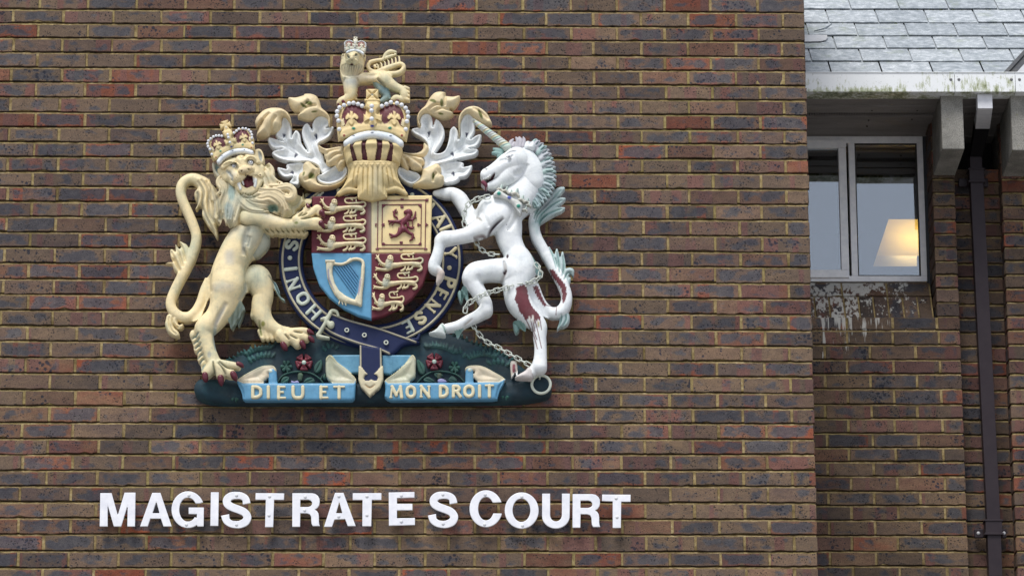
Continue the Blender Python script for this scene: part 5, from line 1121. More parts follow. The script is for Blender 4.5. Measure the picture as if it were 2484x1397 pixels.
mantle(ZR, 'r',
 [([(575,960),(600,860),(580,800),(640,720),(630,650),(565,590),(500,555),(456,515),(470,480),(555,462),(545,400),(575,330),(630,308),(675,330),(698,400),(700,470),(728,378),(775,400),(820,470),(832,550),(800,640),(740,730),(728,760),(800,752),(850,700),(880,590),(892,500),(935,455),(978,500),(990,560),(985,610),(1003,560),(1000,440),(1040,345),(1090,310),(1150,345),(1172,430),(1172,520),(1125,605),(1180,562),(1246,548),(1238,630),(1190,690),(1110,708),(1185,708),(1214,735),(1175,785),(1060,812),(920,850),(780,885),(720,900),(640,960)], 50, 9, 12, 7),
  ([(770,895),(850,865),(960,852),(1030,860),(1050,885),(1035,912),(1090,905),(1142,893),(1130,955),(1080,1020),(1005,1038),(1000,1055),(940,1088),(830,1102),(790,1040)], 46, 8, 10, 5),
  ([(292,955),(320,915),(380,935),(470,965),(530,985),(568,1040),(510,1105),(440,1118),(360,1075),(305,1015)], 56, 12, 14, 14)],
 [([(518,350),(555,275),(610,225),(650,155),(700,90),(760,66),(840,74),(840,108),(920,122),(1004,112),(990,180),(935,250),(885,262),(930,312),(895,342),(830,360),(750,345),(660,308),(600,305),(560,340),(545,400),(562,462),(530,440)], 60, 20, 22, 0, [[(640,280),(740,230),(830,250)], [(840,110),(835,180),(830,250)], [(700,300),(800,270),(900,290)]]),
  ([(988,450),(995,340),(1050,262),(1130,228),(1215,238),(1300,298),(1345,370),(1366,436),(1290,432),(1225,395),(1165,350),(1100,308),(1042,335),(1008,430),(1000,600)], 62, 18, 20, 0, [[(1150,260),(1240,310),(1330,400)]]),
  ([(598,640),(650,690),(645,735),(600,790),(530,802),(440,790),(350,765),(338,738),(440,756),(530,750),(585,710)], 60, 10, 10, 0, []),
  ([(325,760),(440,785),(520,800),(580,815),(606,860),(575,888),(580,940),(530,950),(465,940),(430,905),(425,952),(370,925),(322,875),(308,820)], 66, 20, 18, 0, [[(340,800),(400,850),(425,920)], [(420,800),(500,850),(560,890)], [(400,830),(430,880)]]),
  ([(580,945),(620,925),(690,895),(755,880),(795,935),(782,990),(822,1020),(812,1095),(750,1125),(640,1135),(560,1132),(470,1122),(545,1060),(572,1000)], 60, 18, 18, 0, [[(700,1100),(705,1040),(740,990)]])],
 [[(1090,400),(1080,560),(960,720),(760,830),(640,880)], [(1200,600),(1080,680),(940,760)], [(1180,740),(1000,770),(820,830)], [(940,520),(920,640),(840,760)], [(620,370),(640,560),(680,760)], [(500,510),(600,570),(670,680)], [(770,450),(760,600),(700,740)], [(1100,930),(960,970),(820,980)], [(1000,870),(900,920),(820,960)], [(330,980),(430,1010),(520,1060)]],
 [(655,530,0), (1080,540,.1), (930,755,-.7), (940,980,-.8)], [(800,210,4,9,0), (700,190,9,4,.4), (790,330,7,2,.2), (1235,330,4,13,-.4), (705,1030,3,8,.1)])
# ---------------------------------------------------------------- lion supporter
CS = (.50, .48, .42)      # rubbed grey-cream
LT = (.34, .42, .36)      # green-grey paint left in the hollows
R = Rel(392, 360, 800, 940, 1.5, CREAM)
a = lambda pts, z=70, k=5, flat=.8, col=None: R.chain(t(A, pts), z=z, k=k, flat=flat, col=col)
b = lambda pts, z=70, k=5, flat=.8, col=None: R.chain(t(B, pts), z=z, k=k, flat=flat, col=col)
ap = lambda pts, z, h, r, **k_: R.poly(t(A, pts), z, h, r, **k_)
bp_ = lambda pts, z, h, r, **k_: R.poly(t(B, pts), z, h, r, **k_)
# tail
b([(450,200,40),(410,290,42),(375,400,44),(330,480,46),(270,520,44),(200,515,44),(140,470,44),(118,400,42),(140,320,40),(190,215,40),(245,110,42),(290,20,42)], 50, 2)
a([(290,1242,42),(325,1140,42),(335,1050,42),(305,950,42),(262,850,42),(222,760,42),(203,690,42),(215,620,42),(265,575,40),(330,575,46),(400,620,60)], 50, 2)
ap([(300,562),(370,550),(440,580),(500,650),(540,730),(556,850),(545,920),(515,975),(522,1030),(515,1082),(475,1020),(440,980),(410,930),(388,890),(384,820),(360,810),(345,835),(328,830),(345,790),(322,730),(322,690),(345,655),(330,630)], 50, 14, 16, k=2)
for g_ in ([(350,600),(400,700),(390,800),(420,900),(500,1050)], [(380,590),(440,680),(440,780),(450,880),(490,960)], [(420,600),(480,700),(490,800),(480,880),(500,940)], [(460,640),(515,740),(530,840),(520,930)], [(345,690),(355,740),(340,800)]): R.line(t(A, g_), 3.2, -5.5, col=(.50, .44, .30))
ap([(292,1205),(262,1140),(230,1118),(195,1105),(205,1150),(190,1165),(160,1130),(162,1190),(135,1172),(115,1180),(120,1235),(140,1275),(110,1280),(75,1288),(100,1296),(130,1300),(150,1350),(190,1385),(215,1397),(280,1290)], 48, 10, 12, k=2)
for g_ in ([(200,1120),(230,1200),(245,1290)], [(165,1145),(200,1240),(225,1330)], [(125,1190),(165,1280),(205,1360)], [(140,1250),(170,1310),(200,1370)]): R.line(t(A, g_), 2.6, -4.5)
bp_([(95,500),(78,545),(72,590),(95,650),(140,680),(192,688),(188,650),(160,625),(150,600),(175,622),(210,622),(228,600),(222,578),(190,588),(180,560),(195,530),(150,500)], 48, 10, 12, k=2)
for g_ in ([(110,520),(105,580),(130,640),(175,675)], [(140,520),(135,570),(160,610),(205,605)]): R.line(t(B, g_), 2.6, -4.5)
# far foreleg behind the garter
ap([(1090,715),(1190,706),(1300,703),(1300,760),(1230,800),(1170,850),(1135,905),(1060,905),(1040,800)], 14, 12, 20, col=(.56, .50, .30))
# far hind leg
b([(780,200,100),(850,190,112),(880,250,105),(900,330,86),(885,420,82),(890,490,80),(925,560,70),(985,610,56),(1060,640,46),(1140,650,44)], 50, 4)
b([(830,470,32),(815,505,22)], 50, 3)
for p in ([(1140,655,42),(1220,640,34),(1262,640,30)], [(1130,670,42),(1210,680,38),(1262,695,32)], [(1110,680,40),(1165,705,46),(1190,740,38)], [(1050,670,40),(1082,705,40),(1092,728,32)]): b(p, 58, 3)
for x in (885, 925, 965, 1010): b([(x-5, 640, 26), (x+15, 700, 18)], 50, 1)
for g_ in ([(1160,650),(1240,660)], [(1130,680),(1200,715)], [(1085,670),(1130,720)]): R.line(t(B, g_), 2, -5, col=(.36, .33, .24))
R.line(t(B, [(870,560),(880,640),(890,690)]), 3, -4, col=(.30, .31, .12))
bp_([(935,155),(975,195),(1015,240),(1040,300),(1050,340),(1085,375),(1086,386),(1060,372),(1025,330),(1000,290),(975,235),(945,205)], 40, 8, 10, col=(.36, .50, .48)); R.line(t(B, [(950,180),(1000,240),(1040,330),(1075,375)]), 2, -5, col=(.1, .16, .15))
bp_([(665,405),(715,385),(745,435),(738,500),(715,560),(692,605),(680,560),(665,590),(645,628),(620,590),(612,540),(625,480),(650,440)], 32, 9, 12, col=LT)
for g_ in ([(690,420),(680,500),(645,600)], [(715,430),(710,500),(690,580)], [(660,450),(640,520),(630,590)]): R.line(t(B, g_), 2.4, -4, col=(.2, .25, .2))
# trunk
a([(800,960,125),(760,1060,140),(690,1170,140),(625,1290,133),(603,1400,148),(600,1490,150)], 72, 8)
b([(600,250,150),(580,340,128),(555,430,108),(500,520,92),(430,590,88),(400,625,80),(415,700,68),(440,790,60),(470,870,58),(500,930,62)], 74, 8)
a([(870,1040,85),(880,1110,78),(830,1170,75)], 60, 7, col=(.45, .46, .36))
for p in ([(480,930,46),(440,975,44),(425,1000,36)], [(520,950,42),(538,1000,40),(545,1030,30)], [(545,950,44),(610,990,44),(640,1005,34)], [(540,915,36),(630,925,30),(685,935,26)]): b(p, 82, 3)
for g_ in ([(480,900),(487,960),(500,1020)], [(520,910),(560,960),(590,1020)], [(530,900),(590,950),(650,965)]): R.line(t(B, g_), 2, -6, col=(.40, .36, .24))
# fringe on the heel
bp_([(322,620),(290,640),(280,680),(300,730),(312,770),(318,810),(345,840),(348,890),(372,930),(378,975),(396,990),(425,920),(410,840),(385,760),(360,680),(345,640)], 62, 9, 10, k=2)
for i in range(7): R.line(t(B, [(362+i*9, 660+i*42), (330+i*10, 690+i*42), (300+i*12, 715+i*42)]), 2.2, -5, col=LT)
# belly and thigh modelling
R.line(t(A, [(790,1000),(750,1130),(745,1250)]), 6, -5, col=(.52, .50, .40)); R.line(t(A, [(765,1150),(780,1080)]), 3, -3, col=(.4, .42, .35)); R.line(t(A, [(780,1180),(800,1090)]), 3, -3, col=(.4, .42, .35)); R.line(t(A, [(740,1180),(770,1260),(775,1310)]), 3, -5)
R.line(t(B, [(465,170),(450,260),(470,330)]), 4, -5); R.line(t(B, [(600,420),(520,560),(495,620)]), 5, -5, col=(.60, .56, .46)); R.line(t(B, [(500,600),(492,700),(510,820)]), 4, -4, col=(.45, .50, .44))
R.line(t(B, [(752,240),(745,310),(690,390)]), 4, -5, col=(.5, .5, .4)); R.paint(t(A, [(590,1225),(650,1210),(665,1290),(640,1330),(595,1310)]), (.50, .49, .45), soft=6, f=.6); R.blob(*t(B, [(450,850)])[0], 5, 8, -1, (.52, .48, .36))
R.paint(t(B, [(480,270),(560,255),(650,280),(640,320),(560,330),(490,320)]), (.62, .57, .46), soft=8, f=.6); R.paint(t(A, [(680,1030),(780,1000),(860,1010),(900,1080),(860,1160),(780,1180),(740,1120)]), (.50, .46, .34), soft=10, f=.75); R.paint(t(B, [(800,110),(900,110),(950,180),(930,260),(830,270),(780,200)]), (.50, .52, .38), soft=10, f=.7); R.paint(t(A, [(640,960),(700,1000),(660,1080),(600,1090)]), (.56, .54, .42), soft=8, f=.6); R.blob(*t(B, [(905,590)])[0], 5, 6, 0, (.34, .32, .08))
# mane falling on the chest
ap([(528,560),(580,545),(640,590),(700,660),(800,690),(900,600),(880,520),(905,450),(955,450),(985,500),(990,560),(1000,600),(1060,622),(1130,630),(1170,665),(1165,720),(1125,745),(1100,790),(1085,860),(1050,870),(980,850),(940,835),(860,842),(770,812),(710,825),(690,900),(660,945),(620,975),(585,930),(556,880),(565,780),(570,690),(540,630)], 84, 14, 16, k=3, col=(.66, .58, .38))
a([(640,700,70),(640,800,66),(620,900,40)], 88, 4, .8, (.52, .52, .40)); a([(780,740,70),(900,770,60),(1000,760,40)], 92, 4, .7)
def locks(pts, n_, sp_, r_, z_, seed):
    g_ = random.Random(seed); Q = spl(pts, 5, False); tg = np.gradient(Q, axis=0); nn = np.stack([-tg[:, 1], tg[:, 0]], 1); nn /= np.linalg.norm(nn, axis=1)[:, None]+1e-9; m_ = len(Q)
    for i in range(n_):
        o = i-(n_-1)/2; k0 = int(g_.uniform(0, .22)*m_); k1 = int(g_.uniform(.80, 1)*m_); q = np.linspace(0, 1, m_)[:, None]
        L_ = Q+nn*(o*sp_*(.75+.45*q)+np.sin(q*5+g_.uniform(0, 6))*4); L_ = L_[k0:max(k1, k0+4)]; k_ = len(L_)
        a([(x_, y_, r_*(.45+.65*math.sin(math.pi*min(.92, .12+.85*j/(k_-1))))) for j, (x_, y_) in enumerate(L_)], z_+13+g_.uniform(-2.5, 2.5), .6, 1.25, [tuple(v_*m2 for v_ in (.82, .68, .42)) for m2 in [g_.uniform(.72, 1.0)]][0])
for q_, (pts, n_, z_) in enumerate([([(560,555),(540,600),(565,650),(550,710)], 4, 94), ([(590,590),(595,680),(566,780),(575,900)], 4, 92), ([(625,610),(645,700),(622,820),(622,965)], 4, 95), ([(660,665),(680,760),(655,860),(632,950)], 4, 97),
    ([(895,520),(930,570),(965,630),(1040,680),(1100,735)], 5, 94), ([(915,455),(955,500),(955,560),(1000,615),(1070,650)], 5, 93), ([(690,690),(720,760),(795,815),(880,822),(950,800)], 5, 99), ([(735,700),(800,755),(880,775),(960,785),(1030,850)], 5, 100),
    ([(800,700),(880,730),(960,722),(1040,775),(1072,855)], 5, 101), ([(860,670),(940,685),(1020,700),(1090,765)], 4, 101), ([(900,610),(960,645),(1040,645),(1110,640),(1155,672),(1150,720),(1110,735),(1078,712),(1090,688)], 3, 102)]): locks(pts, n_, 17, 12.5, z_, q_)
R.paint(t(A, [(600,700),(690,700),(680,900),(620,960),(580,860)]), (.42, .50, .44), soft=12, f=.45); R.blob(*t(A, [(985,815)])[0], 12, 8, -14, (.18, .28, .2))
R.fur(t(A, [(690,680),(760,700),(840,690),(900,650)]), 3, 2, -4, 8, seed=30, col=(.5, .44, .28))
R.blob(*t(A, [(985,812)])[0], 13, 8, -7, (.20, .30, .22)); R.blob(*t(A, [(635,690)])[0], 9, 22, -2, (.34, .42, .36)); R.blob(*t(A, [(610,850)])[0], 12, 22, 0, (.38, .42, .36))
# near foreleg reaching over the shield
a([(780,900,92),(860,905,88),(960,935,66),(1060,955,52),(1150,955,46),(1200,935,46)], 94, 5)
for p in ([(1190,920,44),(1250,860,26),(1280,825,30)], [(1200,930,44),(1300,870,30),(1360,825,34),(1375,860,26)], [(1210,945,44),(1300,935,34),(1370,935,34),(1385,965,30)], [(1200,955,40),(1290,955,30),(1350,960,28)]): a(p, 100, 3)
for g_ in ([(1215,900),(1280,870)], [(1220,925),(1330,895)], [(1200,905),(1240,860)]): R.line(t(A, g_), 2, -5, col=(.40, .36, .2))
R.line(t(A, [(715,960),(760,985),(830,975),(900,985)]), 4, -7, col=(.42, .38, .25)); R.line(t(A, [(700,900),(690,960),(720,985)]), 4, -3)
for i in range(8): a([(905+i*45, 985+i*3, 26), (950+i*42, 1022+i*3, 22), (985+i*42, 1052-(i % 2)*14+(-i*2 if i > 5 else 0), 5)], 84, 1.5, 1, (.60, .48, .26))
for i in range(8): R.line(t(A, [(915+i*45, 995), (960+i*42, 1040)]), 1.5, -4, col=(.3, .25, .12))
R.blob(*t(A, [(1185,955)])[0], 5, 3, 0, (.3, .3, .1)); R.paint(t(A, [(880,870),(1000,890),(1060,930),(960,930)]), (.60, .60, .52), soft=6, f=.5)
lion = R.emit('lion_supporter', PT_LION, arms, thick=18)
# head, carved finer
R = Rel(505, 350, 655, 478, 1.0, CREAM)
h = lambda pts, z=108, k=3, flat=.8, col=None: R.chain(t(A, pts), z=z, k=k, flat=flat, col=col)
ap = lambda pts, z, h_, r, **k_: R.poly(t(A, pts), z, h_, r, **k_)
ap([(470,445),(500,436),(540,460),(565,500),(560,545),(530,580),(498,545),(476,500)], 102, 8, 8, col=(.55, .50, .36)); R.blob(*t(A, [(520,495)])[0], 7, 12, -9, (.20, .28, .26), -.4)
ap([(800,360),(840,325),(880,325),(905,365),(912,420),(895,448),(850,440),(815,400)], 102, 8, 8); R.blob(*t(A, [(878,378)])[0], 4.5, 11, -9, (.40, .42, .38), -.3)
ap([(540,440),(600,390),(700,362),(800,352),(840,390),(880,450),(905,520),(900,580),(870,640),(830,700),(760,705),(690,690),(640,620),(590,570),(560,520)], 104, 22, 30)
h([(560,505,45),(590,560,40)], 106, 4); h([(870,490,45),(880,550,40)], 106, 4)
h([(660,430,34),(600,450,28),(565,470,20)], 122, 3, .6); h([(770,395,34),(820,400,26),(850,430,18)], 122, 3, .6)
h([(715,420,46),(730,470,42),(745,500,44)], 126, 4, .8)
R.line(t(A, [(560,455),(620,435),(680,455),(700,480)]), 2.6, 5); R.line(t(A, [(750,430),(780,395),(820,395),(840,420)]), 2.6, 5); R.line(t(A, [(700,380),(715,420)]), 2.4, -4); R.line(t(A, [(745,370),(735,415)]), 2.2, -3)
for x, y in ((655,470), (796,437)): R.blob(*t(A, [(x, y)])[0], 10, 7, -7, (.50, .44, .30)); R.line(t(A, [(x-34, y+4), (x-10, y-22), (x+16, y-22), (x+34, y)]), 1.7, 5.5); R.line(t(A, [(x-30, y+8), (x, y+24), (x+30, y+6)]), 1.6, 2.5)
h([(690,555,58),(720,560,46)], 122, 3, .75); h([(800,530,50),(835,530,40)], 118, 3, .75); h([(640,560,36),(650,600,30)], 114, 4)
h([(715,505,20),(755,497,26),(790,485,18)], 138, 2, .8, (.62, .50, .30)); R.blob(*t(A, [(720,512)])[0], 2.6, 1.8, -4, (.15, .1, .05)); R.blob(*t(A, [(780,498)])[0], 2.6, 1.8, -4, (.15, .1, .05)); R.line(t(A, [(752,520),(758,562)]), 1.6, -4, col=(.4, .32, .2))
h([(700,650,24),(740,680,24),(800,680,24),(850,640,22),(880,590,18)], 116, 3, .7)
ap([(722,612),(752,575),(785,562),(826,578),(832,600),(820,640),(772,662),(738,648)], 100, 3, 5, col=(.09, .012, .02))
P_m = t(A, [(718,612),(750,572),(785,560),(830,578),(834,602),(822,642),(772,664),(736,650)]); R.raise_(P_m, -16, 4, col=(.08, .012, .02))
for p in ([(760,600,22),(775,640,24)], [(800,598,18),(800,630,18)]): h([q for q in p], 112, 1, .6, (.17, .03, .045))
for p in ([(840,590,12),(832,640,10)], [(700,620,14),(712,660,10)], [(728,600,7),(735,618,4)], [(826,575,7),(824,600,4)]): h(p, 122, .5, .8, (.80, .80, .76))
for i in range(9): R.line(t(A, [(690+i*22, 700-4*abs(i-4)), (680+i*22, 730)]), 1.2, -3, col=(.42, .36, .2))
for x, y in ((690,560),(680,580),(710,585),(830,530),(850,550)): R.blob(*t(A, [(x, y)])[0], .9, .9, -1.5, (.3, .25, .15))
h([(875,545,14)], 122, 1); R.blob(*t(A, [(878,543)])[0], 2.4, 2.4, -5, (.2, .14, .08))
R.paint(t(A, [(600,530),(650,520),(680,550),(620,570)]), (.60, .58, .52), soft=4, f=.5); R.line(t(A, [(590,520),(640,560),(640,600)]), 3, -3, col=(.50, .50, .44))
for pts, n_ in (([(565,560),(560,620),(580,680)], 4), ([(530,590),(560,620),(590,650)], 3)): pass
head = R.emit('head', PT_LION, lion, thick=30)
EYE = mat_paint('eye_white', .25, .1, flat=(.75, .76, .78)); IRIS = mat_paint('eye_blue_grey', .25, .1, flat=(.10, .14, .20))
def eye(parent, f, x, y, r, z):
    x, y = t(f, [(x, y)])[0]; X_, Z_ = W(x, y, -z*S); r = r/f[2]*S
    MB().sphere((X_, -z*S, Z_), r, 14, 9, .7).build('eye', EYE, parent, smooth=True)
    MB().sphere((X_, -z*S-r*.42, Z_), r*.62, 12, 7, .55).build('iris', IRIS, parent, smooth=True); MB().sphere((X_, -z*S-r*.62, Z_), r*.36, 12, 7, .55).build('pupil', EYE, parent, smooth=True)
eye(lion, A, 656, 467, 20, 123); eye(lion, A, 796, 436, 20, 123)
for f, pts, z in ((A, [(1400,860,26),(1412,885,16)], 106), (A, [(1395,950,26),(1412,975,14)], 106), (A, [(1285,808,20),(1275,790,12)], 104), (B, [(410,1010,26),(412,1040,24),(418,1058,10)], 88), (B, [(542,1035,28),(545,1065,24),(548,1095,8)], 88),
                  (B, [(645,1000,26),(660,1025,26),(672,1050,10)], 88), (B, [(690,915,20),(715,925,18),(735,940,6)], 86), (B, [(1290,638,20),(1310,650,16),(1330,662,5)], 62), (B, [(1300,695,20),(1318,712,18),(1332,728,6)], 62), (B, [(1230,740,24),(1245,762,20),(1256,782,6)], 62), (B, [(1070,750,24),(1085,775,24),(1100,795,8)], 62)):
    claw(lion, f, pts, z)
q = t(A, [(652, 395)])[0]; crown(lion, q[0]-2, q[1]-20, .635, -.27, 112, cs=1.45)
# ---------------------------------------------------------------- unicorn supporter
HAIR = (.42, .52, .52); HT = (.26, .42, .40); HM = (.46, .44, .48)
R = Rel(1025, 330, 1412, 925, 1.5, WHT)
u = lambda pts, z=72, k=5, flat=.8, col=None: R.chain(t(U, pts), z=z, k=k, flat=flat, col=col)
v = lambda pts, z=72, k=5, flat=.8, col=None: R.chain(t(V_, pts), z=z, k=k, flat=flat, col=col)
up_ = lambda pts, z, h_, r, **k_: R.poly(t(U, pts), z, h_, r, **k_)
vp_ = lambda pts, z, h_, r, **k_: R.poly(t(V_, pts), z, h_, r, **k_)
# tail
v([(990,235,42),(1010,300,46),(1045,390,48),(1095,455,48),(1160,485,48),(1230,465,50),(1268,400,48),(1270,320,46),(1235,230,46),(1190,150,44),(1140,60,44),(1105,0,44)], 50, 2)
u([(1105,1222,44),(1065,1150,44),(1020,1070,46),(1000,990,46),(1003,910,50),(1040,840,52)], 50, 2)
for p in ([(1020,870,44),(1070,800,42),(1150,730,36),(1205,680,32),(1245,655,14)], [(1030,880,40),(1110,830,38),(1180,785,32),(1225,755,24),(1258,742,8)], [(1040,900,38),(1100,880,34),(1165,850,28),(1215,835,22),(1252,822,8)], [(1020,930,36),(1060,910,30),(1110,890,16)]): u(p, 52, 2, .8, HAIR)
for g_ in ([(1005,960),(1030,880),(1110,790),(1230,670)], [(1020,960),(1060,880),(1150,800),(1240,755)], [(1035,950),(1090,890),(1170,850),(1240,830)], [(990,930),(1030,840),(1100,760)], [(1040,980),(1055,920),(1110,880)]): R.line(t(U, g_), 2.2, -5, col=HT)
R.paint(t(U, [(970,960),(1040,930),(1030,1060),(990,1000)]), HT, soft=5, f=.5); R.paint(t(U, [(1040,840),(1100,760),(1160,730),(1090,830)]), HM, soft=5, f=.6)
for p in ([(1185,120,40),(1150,30,34),(1125,-70,6)], [(1200,150,38),(1190,50,32),(1190,-50,8)], [(1225,180,38),(1235,80,30),(1238,-25,8)], [(1245,215,36),(1275,140,28),(1315,130,22),(1328,165,6)], [(1260,260,30),(1285,210,22),(1300,190,8)]): v(p, 46, 2, .8, HAIR)
for g_ in ([(1190,130),(1160,20),(1130,-60)], [(1215,160),(1205,50),(1190,-30)], [(1235,190),(1250,90),(1240,0)], [(1250,220),(1280,150),(1315,150)], [(1200,110),(1175,20)]): R.line(t(V_, g_), 1.8, -4.5, col=HT)
vp_([(1200,495),(1240,480),(1290,490),(1300,540),(1285,580),(1250,605),(1215,612),(1190,630),(1205,580),(1212,540)], 46, 8, 9, col=HAIR)
for g_ in ([(1230,500),(1225,560),(1200,615)], [(1265,500),(1268,550),(1240,600)]): R.line(t(V_, g_), 1.8, -4, col=HT)
# far foreleg
u([(560,960,80),(480,900,66),(420,820,62),(370,740,60),(310,695,48),(240,695,42),(160,695,22)], 44, 4)
# hair at the hocks and belly
for f_, P in ((V_, [(395,250),(430,290),(440,370),(405,340),(385,400),(365,380),(350,320),(375,280)]), (V_, [(820,545),(870,550),(920,590),(925,625),(880,600),(870,640),(845,660),(825,620)]), (V_, [(325,600),(400,590),(380,640),(345,680)]), (V_, [(925,-30),(970,0),(1040,80),(1060,130),(1045,180),(1000,120),(960,60)])):
    R.poly(t(f_, P), 46, 7, 8, col=HT); c_ = t(f_, P); R.line([c_[0], c_[len(P)//2]], 1.8, -5, col=(.16, .30, .27)); R.line([c_[1], c_[len(P)//2-1]], 1.6, -4, col=(.16, .30, .27))
# trunk, neck and hind quarters
u([(930,470,120),(960,560,118),(930,660,125),(850,760,140),(760,830,128)], 74, 8); u([(640,850,128),(730,850,140),(770,960,125),(790,1080,105),(830,1180,96),(860,1260,110)], 76, 8)
v([(860,30,112),(880,110,130),(860,200,128),(850,300,112),(870,390,106),(930,470,90),(1000,545,76),(1045,600,62),(1045,680,56),(1052,770,52),(1050,870,56),(1042,935,66)], 76, 7)
v([(1000,960,42),(985,985,34)], 76, 3); vp_([(835,1035),(870,1005),(920,975),(948,948),(975,955),(990,985),(982,1045),(930,1047),(880,1045)], 76, 10, 10, col=(.62, .58, .56))
vp_([(795,935),(800,895),(825,890),(850,900),(858,985),(848,1010),(838,975),(828,1000),(805,1030),(800,990)], 58, 6, 8, col=(.55, .50, .44)); R.paint(t(V_, [(815,930),(838,930),(835,985),(815,990)]), (.22, .05, .07), soft=1)
v([(820,130,110),(720,120,96),(600,125,88),(500,150,92),(465,185,76)], 82, 7); v([(465,190,74),(510,270,66),(560,350,56),(590,410,54),(585,460,58)], 82, 5)
v([(590,455,56),(520,505,46),(430,550,42),(350,590,38),(260,610,34)], 82, 4); vp_([(105,655),(140,640),(175,615),(205,580),(228,575),(246,600),(245,640),(245,682),(200,680),(150,672)], 82, 9, 9, col=(.66, .70, .68)); R.line(t(V_, [(205,580),(235,620),(245,660)]), 2, -3, col=(.4, .55, .5))
# near foreleg
u([(700,890,110),(620,940,95),(530,1000,76),(430,1040,58),(330,1062,54),(240,1075,60),(205,1095,50)], 92, 6); u([(205,1090,48),(190,1160,44),(172,1230,46),(150,1290,48),(150,1325,44),(185,1350,34)], 92, 4)
v([(150,95,44),(190,130,32),(205,155,28)], 92, 3); v([(205,150,34),(195,190,26),(178,225,12)], 92, 3, .8, (.66, .58, .52)); R.paint(t(V_, [(170,120),(235,130),(240,175),(190,200)]), (.56, .46, .40), soft=3, f=.6)
# modelling lines
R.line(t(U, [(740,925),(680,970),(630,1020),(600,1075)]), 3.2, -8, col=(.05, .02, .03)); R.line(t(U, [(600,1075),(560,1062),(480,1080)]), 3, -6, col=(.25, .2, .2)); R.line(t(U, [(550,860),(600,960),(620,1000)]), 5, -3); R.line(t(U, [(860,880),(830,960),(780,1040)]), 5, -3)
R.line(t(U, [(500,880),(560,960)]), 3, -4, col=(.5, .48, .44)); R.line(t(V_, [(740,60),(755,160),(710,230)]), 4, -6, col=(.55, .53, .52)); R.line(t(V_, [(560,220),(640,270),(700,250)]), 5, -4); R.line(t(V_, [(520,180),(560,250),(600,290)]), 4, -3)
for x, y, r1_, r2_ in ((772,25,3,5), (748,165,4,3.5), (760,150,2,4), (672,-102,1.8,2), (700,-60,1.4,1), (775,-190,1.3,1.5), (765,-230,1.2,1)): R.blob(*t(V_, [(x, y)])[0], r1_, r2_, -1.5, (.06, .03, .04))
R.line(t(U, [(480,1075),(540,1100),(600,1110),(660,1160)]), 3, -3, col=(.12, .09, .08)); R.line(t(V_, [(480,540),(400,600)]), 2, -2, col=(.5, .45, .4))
# exposed maroon undercoat
UM = (.15, .035, .045)
R.paint(t(V_, [(848,300),(900,275),(930,272),(945,330),(958,400),(990,460),(1045,520),(1042,560),(1030,560),(1030,600),(1012,560),(1000,590),(985,545),(965,560),(950,548),(925,560),(900,520),(872,490),(858,440),(835,400),(845,350)]), UM, soft=.8, jag=.8)
R.paint(t(V_, [(990,255),(1030,270),(1050,320),(1075,380),(1100,430),(1080,440),(1065,420),(1030,370),(1005,320)]), UM, soft=.8, jag=1.2); R.paint(t(V_, [(1130,130),(1165,135),(1205,190),(1262,262),(1272,320),(1265,385),(1238,412),(1235,360),(1225,290),(1180,220),(1150,180)]), UM, soft=.8, jag=1.0)
for g_ in ([(925,550),(965,620),(1000,700),(1025,800)], [(965,550),(985,620),(1020,720)], [(1005,560),(1030,660),(1060,795)], [(1045,540),(1060,640)], [(985,560),(1005,650)], [(1190,430),(1182,510)], [(1100,430),(1180,440)]): R.line(t(V_, g_), 1.1, -.4, col=UM, taper=False)
for g_ in ([(955,530),(965,580)], [(985,520),(990,580)], [(1030,560),(1038,620)]): R.line(t(V_, g_), 2.4, .5, col=(.78, .76, .70))
R.line(t(V_, [(1035,570),(1035,620)]), 2, 1, col=(.5, .45, .25))
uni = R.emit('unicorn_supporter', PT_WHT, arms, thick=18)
# head, with mane and horn as parts
R = Rel(1155, 345, 1325, 475, 1.1, WHT)
u = lambda pts, z=96, k=4, flat=.75, col=None: R.chain(t(U, pts), z=z, k=k, flat=flat, col=col)
u([(900,430,125),(960,500,112),(985,590,100)], 82, 6); u([(850,410,105),(770,440,84),(700,480,66),(630,520,54),(588,535,46)], 96, 4); u([(860,470,100),(780,545,80),(710,592,46),(655,618,34),(625,622,26)], 92, 3)
R.poly(t(U, [(915,300),(935,245),(975,205),(990,235),(1008,290),(990,330),(930,330)]), 96, 9, 10, k=2); R.line(t(U, [(968,240),(965,300)]), 3, -5)
R.raise_(t(U, [(556,588),(590,584),(630,562),(662,534),(664,552),(640,584),(606,602),(580,610),(560,606)]), -14, 3, col=(.10, .03, .045)); u([(565,602,17),(585,622,16),(590,638,10)], 104, 1, .9, (.15, .03, .055))
for x, y in ((575,584),(592,580),(608,573),(624,563)): R.blob(*t(U, [(x, y)])[0], 1.9, 2.2, 6, (.75, .76, .70))
R.blob(*t(U, [(592,497)])[0], 4.6, 3.4, 3, None); R.blob(*t(U, [(592,503)])[0], 3, 2, -5, (.55, .55, .55)); R.line(t(U, [(560,500),(580,475),(615,478)]), 2, 3)
R.line(t(U, [(745,385),(790,358),(850,352)]), 2.2, 4); R.line(t(U, [(760,405),(790,415),(820,395)]), 2, -3); R.line(t(U, [(700,440),(760,430),(800,450)]), 4, -3); R.line(t(U, [(820,560),(900,530),(935,470)]), 6, -5); R.line(t(U, [(760,330),(740,400),(690,470)]), 6, -2)
uh = R.emit('head', PT_WHT, uni, thick=28)
eye(uni, U, 785, 384, 18, 118)
R = Rel(1150, 325, 1372, 502, 1.2, HAIR)
def lock(pts, z=84, col=HAIR): R.chain(t(U, pts), z=z, k=1, flat=.9, col=col)
cr = spl([(990,290),(1045,345),(1075,430),(1085,520),(1078,600),(1050,670),(1000,730),(985,770)], 3, False); N_ = len(cr)
